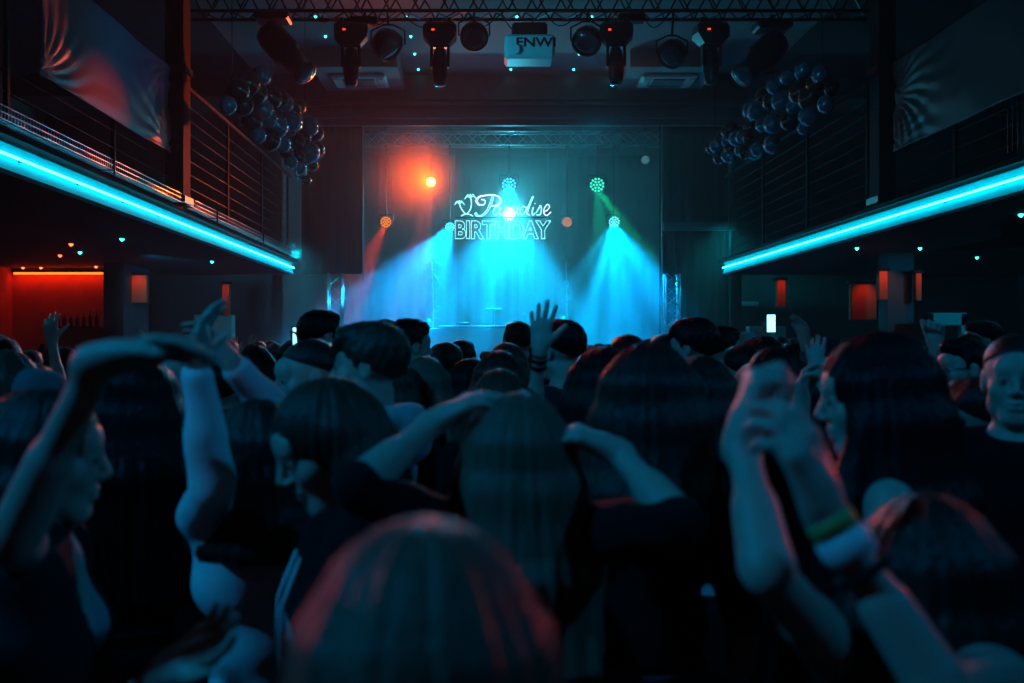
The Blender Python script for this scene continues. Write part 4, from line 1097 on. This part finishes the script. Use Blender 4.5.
skin = mat('skin', (0.46, 0.33, 0.27), 0.48, noise=0.08, nscale=30, bump=0.06, bscale=180, spec=0.45)
eye_m = mat('eye', (0.05, 0.04, 0.035), 0.25)
HAIRC = {'black': (0.006, 0.006, 0.007), 'dark brown': (0.02, 0.013, 0.010), 'brown': (0.05, 0.03, 0.02), 'fair': (0.26, 0.20, 0.14), 'light brown': (0.12, 0.085, 0.06)}
HM = {k: mat('hair_' + k.replace(' ', '_'), v, 0.42, noise=0.45, nscale=60, bump=0.5, bscale=160, stretch=(1, 1, 0.08), spec=0.15 if k == 'black' else 0.28) for k, v in HAIRC.items()}
CL = {'black': (0.006, 0.006, 0.007), 'navy': (0.015, 0.02, 0.035), 'grey': (0.12, 0.12, 0.13), 'white': (0.8, 0.8, 0.8), 'maroon': (0.07, 0.012, 0.015), 'pale': (0.36, 0.36, 0.38), 'denim': (0.10, 0.15, 0.22), 'dark': (0.022, 0.022, 0.025)}
CM = {k: mat('cloth_' + k, v, 0.85, noise=0.2, nscale=12, bump=0.3, bscale=220, sheen=0.04, spec=0.12) for k, v in CL.items()}
def smoothme(me, m, name, parent):
    o = link(name, me, m, parent, True); return o
def dress(p, loc, yaw, label, hair=('short', 'dark brown', {}), top=('black', {}), legs='black', legs_kw=None, group=None, eyes=False, sk=None):
    e = empty('person', label, 'person', (loc[0], loc[1], 0), R(yaw), group)
    smoothme(p.body(), sk or skin, 'body', e)
    if hair: smoothme(p.hair(hair[0], **hair[2]), HM.get(hair[1]) or CM[hair[1]], {'cap': 'cap', 'beanie': 'knitted_hat'}.get(hair[0], 'hair'), e)
    smoothme(p.top(**top[1]), CM[top[0]], top[1].get('_n', 'shirt'), e)
    smoothme(p.trousers(), CM[legs], 'trousers', e)
    for sd in (-1, 1): smoothme(p.shoes(sd), CM['black'], 'shoe', e)
    if eyes:
        for sd in (-1, 1):
            mb = MB(); c = p.hp(sd * .032, .0885, .002); mb.ball(c, .0062, 8, 6); mb.build('eye', eye_m, e, True)
            q = [p.hp(sd * x, y, z) for x, y, z in ((.014, .094, .024), (.028, .092, .030), (.046, .080, .026))]
            MB().tube(q, [.003, .0036, .002], 6).build('eyebrow', HM['dark brown'], e, True)
    return e
def loc_of(px, Y): return ((px - VX) / F * Y, Y)
def to_local(v, loc, yaw):
    d = Vector(v) - Vector((loc[0], loc[1], 0)); return np.array(Matrix.Rotation(-R(yaw), 3, 'Z') @ d)
def dir_local(v, yaw): return np.array(Matrix.Rotation(-R(yaw), 3, 'Z') @ Vector(v))
def band(e, p, key, t, r, m, name='wristband', w_=0.012):
    "a band round the forearm at fraction t from elbow to wrist"
    S_, el, wr = p.arms[key][:3]; a = el + (wr - el) * t; d = (wr - el) / np.linalg.norm(wr - el)
    M = Matrix.Translation(Vector(a)) @ align(Vector(d)).to_4x4()
    MB().lathe([(r * .8, -w_), (r, -w_ * .9), (r * 1.04, 0), (r, w_ * .9), (r * .8, w_)], 20, M).build(name, m, e, True)
def glasses(e, p):
    mb = MB(); 
    for sd in (-1, 1):
        c = [p.hp(sd * .033 + .024 * math.cos(a), .104, .002 + .018 * math.sin(a)) for a in np.linspace(0, 2 * math.pi, 15)[:-1]]
        mb.tube(c, .0022, 5, closed=True); mb.tube([p.hp(sd * .057, .102, .006), p.hp(sd * .080, .0, .008)], .002, 5)
    mb.tube([p.hp(-.009, .106, .006), p.hp(.009, .106, .006)], .002, 5)
    mb.build('glasses', mat('glasses_frame', (0.3, 0.3, 0.3), 0.2, 0.8), e, True)

# hero figures: (pixel, depth) -> place; arms given as world joints seen in the photograph
def hero(px, Y, crown, yaw, label, sex='f', hair=('long', 'black', {}), top=('black', {}), legs='black', head=(0, 0, 0), arms=None, h=0.006, eyes=False, lean=0.0, bulk=1.0, x=None, H=None):
    H = H or CAMZ + (VY - crown) / F * Y - 0.012
    loc = loc_of(px, Y) if x is None else (x, Y)
    A = {}
    for key, a in (arms or {}).items():
        A[key] = (to_local(a[0], loc, yaw), to_local(a[1], loc, yaw), dir_local(a[2], yaw), dir_local(a[3], yaw), a[4]) + tuple(a[5:])
    p = Person(H, sex, head, lean, bulk, A, h)
    return dress(p, loc, yaw, label, hair, top, legs, eyes=eyes), p
# ------------------------------------------------------------------ people one can single out
# nearest head, back of the head at the bottom edge
hero(424, 0.74, 524, 4, 'nearest person at the bottom edge, seen from behind with smooth fair hair and red-rimmed ears', 'm', ('long', 'light brown', {'vol': 0.62, 'length': .3}), ('grey', {'sleeve': 1.0}), h=0.004)
# left: woman in profile with one arm raised over her head
e, p = hero(38, 1.85, 392, -78, 'woman at the left edge in profile facing right, strapped top and open jacket, arm raised', 'f', ('long', 'dark brown', {'length': .26, 'vol': .85, 'open_': 82}), ('pale', {'strap': True, 'sleeve': 0}), head=(0, 2, 0), h=0.005, eyes=True,
    arms={'R': (P(14, 540, 1.40), P(97, 362, 1.30), (0.95, 0.1, 0.22), (0.1, -0.3, -1), 0.28, {'spread': .05, 'thumb': .6}),
          'L': (P(60, 760, 1.75), P(165, 672, 1.45), (0.8, -0.1, 0.55), (-0.3, -0.6, .5), 0.25, {'spread': .10, 'thumb': .7})})
# open jacket of that woman
smoothme(Person.top(p, sleeve=0, g=.022, neck=.16, hem=.56, fold=.006), CM['dark'], 'jacket', e)
hero(118, 1.62, 692, -60, 'person mostly below the left bottom edge whose bent hand claps upward', 'f', ('long', 'black', {'length': .2}), ('black', {'sleeve': 0.9}), H=1.16, h=0.006,
    arms={'R': (P(60, 700, 1.35), P(195, 650, 1.30), (0.75, 0.1, 0.6), (-.5, -.6, .5), [.15, .1, .1, .2], {'spread': .08, 'thumb': .5})}) if False else None
# black haired person behind her, seen from the back
e, p = hero(150, 2.68, 352, 12, 'person with long black hair and black jacket seen from behind, beside the woman in profile', 'f', ('long', 'black', {'length': .46, 'vol': 1.2}), ('black', {'g': .035, 'sleeve': 2}), h=0.007, x=-0.93)
# girl in a white shirt raising both arms
WS = (262 - 480) * .00272
e, p = hero(257, 2.32, 402, 40, 'woman in a white long sleeved shirt raising both arms, wristband on the right one', 'f', ('long', 'dark brown', {'length': .20, 'vol': .95}), ('white', {'sleeve': 1.92, 'g': .014}), h=0.006,
    arms={'L': (P(212, 488, 2.14), P(197, 368, 2.08), (0.10, 0.1, 1.0), (1, 0, 0.1), 0.3, {'spread': .1}),
          'R': (P(282, 424, 2.44), P(234, 366, 2.32), (-0.55, 0, 0.8), (-.6, -.5, -.3), 0.35, {'spread': .12})})
band(e, p, 'R', .90, .031, mat('paper_band', (0.2, 0.5, 0.2), 0.5), 'wristband', .008)
# woman with bowed head in profile
e, p = hero(350, 1.97, 377, 106, 'woman with long brown hair bowing her head, in profile facing left, black hoodie with drawstrings', 'f', ('long', 'brown', {'length': .34, 'vol': .95, 'open_': 84}), ('black', {'sleeve': 2, 'hood': True, 'g': .018}), head=(8, 22, 0), h=0.0045, eyes=True)
for sx in (-.035, .035):
    q = [V3(sx, .10, p.H - .33), V3(sx * 1.2, .135, p.H - .42), V3(sx * 1.1, .14, p.H - .54)]
    MB().tube([Vector(v) for v in q], .004, 6).build('drawstring', CM['white'], e, True)
# two boys in front of the left tower
hero(313, 3.25, 340, 118, 'man with a short fade haircut in profile behind the woman with the bowed head', 'm', ('fade', 'dark brown', {}), ('black', {'sleeve': 2}), head=(0, 6, 0), h=0.005, eyes=True, bulk=1.05)
hero(372, 2.95, 326, 84, 'boy with thick brown fringe facing left, pale hoodie, ear showing', 'm', ('fringe', 'brown', {'vol': 1.0}), ('pale', {'sleeve': 2, 'hood': True, 'g': .022}), head=(0, 0, 0), h=0.005, eyes=True)
e, p = hero(319, 4.7, 312, -48, 'tall man with glasses and dark hair facing right below the left truss tower', 'm', ('short', 'black', {}), ('black', {'sleeve': 2}), h=0.006, eyes=True); glasses(e, p)
hero(386, 5.6, 321, 10, 'man with smooth dark hair seen from behind, just left of the curly head', 'm', ('short', 'black', {'vol': 1.0}), ('black', {}), h=0.008)
hero(408, 4.85, 322, -62, 'young man with curly dark hair facing right beside the DJ booth', 'm', ('curly', 'black', {}), ('navy', {'sleeve': 2}), h=0.006)
hero(390, 3.8, 357, 8, 'person with light-rimmed straight hair behind the pale hoodie', 'f', ('long', 'brown', {'length': .25, 'vol': .9}), ('dark', {}), h=0.008)
hero(424, 3.95, 358, 14, 'person with long light brown hair draped to the right of the pale hoodie', 'f', ('long', 'light brown', {'length': .25, 'vol': .95}), ('dark', {}), h=0.008)
hero(446, 5.2, 344, 20, 'man with cropped hair rimmed red in front of the DJ booth', 'm', ('short', 'dark brown', {}), ('pale', {'sleeve': 1}), h=0.008)
hero(462, 6.4, 341, -14, 'man with dark hair partly hidden behind the red-rimmed cropped head', 'm', ('short', 'black', {}), ('black', {}), h=0.009)
hero(470, 4.6, 360, -30, 'woman with dark bob haircut below the DJ booth', 'f', ('bob', 'black', {'length': .13}), ('white', {'sleeve': 1}), h=0.008)
hero(518, 5.9, 323, 10, 'man with a square dark haircut against the cyan glow left of the raised hand', 'm', ('short', 'black', {}), ('dark', {}), h=0.007)
hero(507, 5.0, 344, 6, 'woman with smooth straight hair right below the square haircut', 'f', ('long', 'brown', {'length': .25}), ('dark', {}), h=0.008)
hero(499, 4.1, 352, -8, 'woman with glossy dark hair whose crown shows in front of the raised hand', 'f', ('long', 'dark brown', {'length': .3}), ('dark', {}), h=0.008)
# raised open hand in the middle
e, p = hero(500, 3.45, 371, -4, 'person in the middle raising an open hand with bracelets against the cyan stage', 'f', ('long', 'brown', {'length': .3}), ('black', {'sleeve': 0.8}), h=0.0055,
    arms={'R': (P(532, 428, 3.60), P(540, 349, 3.50), (0.05, 0.0, 1.0), (0.35, 1, 0.0), [.18, .10, .16, .25], {'spread': .22, 'thumb': 0.85, 'size': 1.08})})
for t, r in ((.93, .027), (.86, .029), (.78, .031)): band(e, p, 'R', t, r, CM['black'], 'bracelet', .006)
hero(563, 4.2, 322, 28, 'man with short dark hair seen from behind right of the raised hand', 'm', ('short', 'black', {'vol': 1.15}), ('dark', {}), head=(10, 0, 0), h=0.005)
# fair haired girl with both hands at her head
e, p = hero(519, 1.88, 396, 2, 'woman with long fair hair seen from behind, both elbows lifted and hands at her head', 'f', ('long', 'light brown', {'length': .30, 'vol': .95}), ('black', {'sleeve': 0.6}), h=0.0045,
    arms={'L': (P(356, 487, 1.68), P(432, 424, 1.86), (0.75, 0.1, 0.45), (.3, .2, -1), 0.35, {'spread': .08}),
          'R': (P(680, 522, 1.66), P(618, 452, 1.82), (-0.75, 0.1, 0.35), (-.3, .2, -1), 0.55, {'spread': .12})})
# big dark head to the right of her
hero(650, 2.25, 346, -22, 'woman with big dark hair, black top and jeans, right of the fair haired woman', 'f', ('long', 'dark brown', {'length': .24, 'vol': 1.25}), ('black', {'sleeve': 0.9, 'hem': .585}), 'denim', h=0.005, head=(-12, 0, 0))
hero(602, 3.15, 350, 12, 'woman with black hair seen from behind between the man and the big dark head', 'f', ('long', 'black', {'length': .32, 'vol': 1.15}), ('black', {}), h=0.007)
# right: person at the bottom with both arms up
e, p = hero(930, 1.42, 500, -4, 'dark haired person at the bottom right seen from behind, bare arms raised to clap', 'f', ('bob', 'dark brown', {'length': .12, 'vol': 1.1}), ('black', {'strap': True, 'sleeve': 0}), h=0.005, bulk=1.0,
    arms={'L': (P(768, 572, 1.22), P(742, 442, 1.34), (0.25, 0.1, 1.0), (1.0, 0, -.1), [1.0, 1.1, 1.2, 1.25], {'spread': .02, 'thumb': .45, 'tcurl': .7, 'size': 1.08}),
          'R': (P(940, 690, 1.12), P(824, 512, 1.16), (-0.35, 0.0, 1.0), (-.6, 0.6, 0.0), [.45, .5, .6, .7], {'spread': .10, 'thumb': .8, 'size': 1.05})})
band(e, p, 'R', .93, .0285, mat('paper_band_yellow', (0.25, 0.3, 0.08), 0.5), 'wristband', .010)
band(e, p, 'R', .80, .031, mat('satin_cuff', (0.6, 0.62, 0.62), 0.4), 'wristband', .018)
band(e, p, 'R', .66, .0355, CM['black'], 'bracelet', .005)
# dark long hair, profile to the left
hero(884, 2.0, 337, 72, 'woman with voluminous black hair and bare shoulders, in profile facing left', 'f', ('long', 'black', {'length': .42, 'vol': 1.25}), ('black', {'strap': True, 'sleeve': 0}), head=(6, 4, 0), h=0.0045, eyes=True)
# woman facing the camera with a hand pinched beside her face
e, p = hero(782, 3.35, 348, 168, 'woman facing the photographer with dark parted hair, pinched hand beside her face', 'f', ('long', 'black', {'length': .2, 'vol': .95}), ('black', {'sleeve': 1.2}), head=(0, 8, 10), h=0.005, eyes=True,
    arms={'L': (P(803, 492, 3.05), P(800, 412, 2.95), (0.05, 0.0, 1.0), (.8, -.5, 0), [1.0, .5, .4, .5], {'spread': .15, 'thumb': .5, 'tcurl': .6, 'size': 1.1})})
band(e, p, 'L', .93, .027, CM['white'], 'bracelet', .008); band(e, p, 'L', .85, .029, CM['black'], 'bracelet', .005)
# right edge
hero(1016, 2.7, 335, 152, 'man with a fade haircut at the right edge facing the photographer, black jacket, red-rimmed cheek', 'm', ('fade', 'dark brown', {}), ('black', {'sleeve': 2, 'g': .02}), h=0.005, eyes=True, bulk=1.0)
e, p = hero(966, 4.2, 340, 92, 'man with glasses in profile facing left near the right edge', 'm', ('short', 'black', {}), ('dark', {'sleeve': 2}), h=0.006, eyes=True); glasses(e, p)
hero(984, 6.0, 322, 80, 'tall man facing left behind the man with glasses', 'm', ('short', 'black', {}), ('navy', {}), h=0.008)
hero(978, 3.4, 380, 20, 'short person seen from behind in front of the man with glasses', 'm', ('short', 'dark brown', {}), ('black', {}), h=0.008)
e, p = hero(930, 4.6, 352, 14, 'person in a grey sleeve holding up a fist left of the pale door frame', 'f', ('bob', 'black', {'length': .1}), ('pale', {'sleeve': 1.95}), h=0.007,
    arms={'R': (P(942, 395, 4.40), P(936, 347, 4.32), (-.05, 0, 1), (-.6, -.6, 0), [1.1, 1.3, 1.4, 1.4], {'thumb': .3, 'size': 1.15})})
hero(695, 4.55, 321, 55, 'tall man with swept dark hair facing left in front of the right truss tower', 'm', ('fringe', 'black', {'vol': 1.1}), ('dark', {'sleeve': 2}), h=0.006, eyes=True)
hero(720, 5.1, 328, -70, 'man with dark hair facing right beside the tall man at the right tower', 'm', ('short', 'black', {}), ('dark', {}), h=0.007, eyes=True)
hero(742, 4.3, 345, 12, 'man with flat dark hair seen from behind, left of the woman facing the photographer', 'm', ('fade', 'black', {}), ('dark', {}), h=0.008)
hero(764, 4.9, 340, 30, 'person with tousled dark hair behind the woman facing the photographer', 'm', ('curly', 'black', {}), ('dark', {}), h=0.007)
hero(746, 7.4, 333, 0, 'man in a green-lit cap standing below the right truss tower', 'm', ('cap', 'pale', {}), ('dark', {}), h=0.009)
hero(827, 4.75, 339, -18, 'person in a dark cap with a red-lit rim, left of the woman with black hair', 'm', ('cap', 'dark', {}), ('black', {}), h=0.007)
e, p = hero(792, 5.6, 345, 10, 'person raising a cupped red-lit hand behind the woman facing the photographer', 'm', ('short', 'black', {}), ('grey', {'sleeve': 1.8}), h=0.007,
    arms={'R': (P(813, 385, 5.45), P(806, 345, 5.40), (-.15, 0, 1), (-1, -.3, 0), .35, {'spread': .02, 'thumb': .3, 'size': 1.1})})
e, p = hero(702, 3.05, 359, -55, 'person with dark hair and glasses facing right below the two men at the right tower', 'f', ('bob', 'dark brown', {'length': .14, 'vol': 1.1}), ('pale', {'sleeve': 1.5}), h=0.006, eyes=True); glasses(e, p)
hero(628, 4.6, 337, 4, 'person with dark hair in front of the stage, left of the big dark head', 'm', ('short', 'black', {'vol': 1.1}), ('dark', {}), h=0.008)
hero(664, 5.5, 336, 4, 'man with blue-rimmed hair just left of the tall man at the right tower', 'm', ('short', 'dark brown', {}), ('dark', {}), h=0.008)
# left side, middle distance
hero(4, 3.0, 352, -25, 'person with red-rimmed shoulder-length hair cut off by the left edge', 'f', ('long', 'brown', {'length': .2}), ('dark', {}), h=0.007)
hero(32, 3.9, 366, 10, 'person with short dark hair in front of the red wall', 'm', ('short', 'black', {}), ('black', {}), h=0.008)
hero(48, 2.75, 382, -20, 'person in a grey knitted hat left of the raised forearm', 'm', ('beanie', 'grey', {}), ('dark', {}), h=0.007)
hero(14, 2.2, 396, -8, 'person with black hair seen from behind at the left edge, behind the raised forearm', 'f', ('long', 'black', {'length': .3, 'vol': 1.1}), ('black', {}), h=0.008)
hero(180, 3.6, 341, 172, 'man facing the photographer between the black hair and the white sleeve', 'm', ('short', 'dark brown', {}), ('black', {'sleeve': 2}), head=(0, 6, 0), h=0.006, eyes=True)
hero(254, 4.9, 346, 20, 'woman with long dark hair standing behind the crossed white sleeves', 'f', ('long', 'black', {'length': .3}), ('black', {}), h=0.008)
hero(222, 3.9, 362, -10, 'person in black seen from behind between the two white sleeves', 'm', ('short', 'black', {}), ('black', {'sleeve': 2}), h=0.008)
hero(228, 7.0, 340, 0, 'man with a flat haircut under the narrow red wall strip', 'm', ('fade', 'black', {}), ('dark', {}), h=0.009)

# phones held up
def phone(px, py, Y, lab, lit=3.0):
    a = P(px, py, Y); e = empty('mobile_phone', lab, 'phone', a - Vector((0, 0, .07)))
    MB().bbox((-.037, -.004, 0), (.037, .004, .15), .006).build('casing', black, e)
    MB().box((-.033, -.0052, .006), (.033, -.0042, .144)).build('screen', emis('phone_screen', (0.25, 0.85, 1.0), lit), e)
    return a
a = phone(771, 324, 8.0, 'lit mobile phone held up in front of the right balcony wall')
e, p = hero(780, 8.15, 338, 0, 'person holding up the lit mobile phone far back on the right', 'm', ('short', 'black', {}), ('dark', {'sleeve': 1.9}), h=0.009,
    arms={'L': (P(768, 366, 7.95), P(770, 339, 8.02), (0, 0, 1), (0, 1, 0), .5, {'thumb': .4})})
hero(291, 5.75, 344, 10, 'person with short hair lifting a small bright phone below the left truss tower', 'm', ('short', 'black', {}), ('dark', {'sleeve': 1.9}), h=0.009,
    arms={'R': (P(312, 385, 5.6), P(302, 352, 5.62), (-.1, 0, 1), (-1, 0.2, 0), .4, {'thumb': .4})})
phone(299, 341, 5.6, 'small bright phone glowing beside the head of the man with glasses', 2.2)

# ------------------------------------------------------------------ the rest of the crowd: a few figures built once and copied
random.seed(33)
KINDS = [('m', ('short', 'black', {}), 'black', 'short black hair'), ('m', ('fade', 'dark brown', {}), 'grey', 'faded short hair'), ('m', ('curly', 'dark brown', {}), 'dark', 'curly dark hair'),
         ('m', ('cap', 'navy', {}), 'black', 'a dark cap'), ('f', ('long', 'black', {'length': .3}), 'black', 'long black hair'), ('f', ('long', 'brown', {'length': .25}), 'dark', 'long brown hair'),
         ('f', ('long', 'light brown', {'length': .3}), 'pale', 'long light brown hair'), ('f', ('bob', 'dark brown', {'length': .12}), 'maroon', 'a dark bob'), ('f', ('bun', 'dark brown', {}), 'white', 'a bun'),
         ('f', ('pony', 'brown', {}), 'black', 'a ponytail'), ('m', ('fringe', 'dark brown', {}), 'navy', 'a thick fringe')]
protos = []
for i, (sx, ha, tp, wd) in enumerate(KINDS):
    arms = None
    if i in (2, 6): arms = {'R': (V3(.27, .10, 1.40), V3(.20, .16, 1.66), V3(-.1, .05, 1), V3(0, 1, 0), .3, {'spread': .15})}
    p = Person(1.68, sx, (0, 0, 0), 0, 1, arms, .009)
    protos.append((p, ha, tp, wd))
taken = [(o.location.x, o.location.y) for o in bpy.data.objects if o.get('category') == 'person']
first = {}
SLOTS = []
Y = 3.6
while Y < 18.4:
    x0 = -0.5 * Y; x1 = 0.56 * Y
    if Y > 6: x0, x1 = max(x0, -5.2), min(x1, 6.0)
    x = x0 + random.uniform(0, .4)
    while x < x1:
        xx, yy = x + random.uniform(-.1, .1), Y + random.uniform(-.22, .22)
        if all((xx - a) ** 2 + (yy - b) ** 2 > .36 ** 2 for a, b in taken):
            SLOTS.append((xx, yy)); taken.append((xx, yy))
        x += random.uniform(.46, .80) * (1 + max(0, Y - 8) * .03)
    Y += .62 + Y * .02
crowd = []
KEEP = set([0, 1, 2, 4, 7, 9, 12, 13, 16, 31, 33, 40, 45, 48, 59, 62, 63, 74, 95, 96, 101, 103, 106, 108, 111, 121, 133, 136, 141, 152, 156, 157, 163, 191])  # KEEPLINE
for n_, (x, y) in enumerate(SLOTS):
    i = random.randrange(len(protos)); hgt = random.uniform(.93, 1.03); fc = random.choice((0, 0, 0, 10, -12, 25, -30, 70, -75)); 
    px = VX + x / y * F
    if KEEP is not None and n_ not in KEEP: continue
    if y < 5.5 and VX - 150 < px < VX + 220: hgt = min(hgt, .955)
    if 412 < px < 535: hgt = min(hgt, .905)
    if i in (2, 6) and 390 < px < 660: i = (0, 5)[i == 6]
    if i not in first:
        p, ha, tp, wd = protos[i]
        e = dress(p, (x, y), fc, 'x', ha, (tp, {'sleeve': (1.0, 1.9)[i % 2], 'h': .012}), ('black', 'denim', 'dark')[i % 3])
        first[i] = e
    else: e = copy_tree(first[i]); e.location = (x, y, 0); e.rotation_euler = (0, 0, R(fc))
    e.scale = (hgt, hgt, hgt); e['_i'] = i; e['_n'] = n_
    crowd.append((e, px, y, i, fc))
# labels of the crowd: hair, facing and place among its look-alikes
def facing(fc): return 'seen from behind' if abs(fc) <= 30 else ('facing left' if fc > 0 else 'facing right')
byk = {}
for e, px, y, i, fc in crowd: byk.setdefault((i, facing(fc)), []).append((px, e, y))
ZONE = lambda y: 'behind the front figures' if y < 5.5 else ('in mid crowd' if y < 9.5 else 'near the stage')
for (i, fw), L_ in byk.items():
    z_ = {}
    for px, e, y in sorted(L_, key=lambda q: q[0]): z_.setdefault(ZONE(y), []).append(e)
    for zn, es in z_.items():
        for k, e in enumerate(es):
            nm = protos[i][3]
            e['label'] = ('%s with %s %s, %s%s' % ('man' if protos[i][0].sex == 'm' else 'woman', nm, fw, zn, '' if len(es) == 1 else ', %s from left' % ORD[k]))
            e['group'] = 'dancers filling the crowd'
            for q in ('_i', '_n'): del e[q]
# pin lights: column and row in the grid
from collections import defaultdict as _dd
_g = _dd(list)
for o in DOTS: _g[o['label']].append(o)
for lab, os_ in _g.items():
    os_.sort(key=lambda o: (round(o.location.y, 1), o.location.x))
    xs = sorted({round(o.location.x, 2) for o in os_}); ys = sorted({round(o.location.y, 1) for o in os_})
    for o in os_:
        if 'pin' in o['group'] or 'grid' in lab or len(xs) * len(ys) == len(os_):
            base = 'tiny teal lamp on %s ceiling' % ('stage' if 'stage' in lab else 'main')
            o['label'] = '%s, %s row from the front, %s from the left' % (base, ORD[ys.index(round(o.location.y, 1))], ORD[xs.index(round(o.location.x, 2))])
        else:
            o['label'] = '%s, %s from the left' % (lab, ORD[sorted(os_, key=lambda q: q.location.x / q.location.y).index(o)])
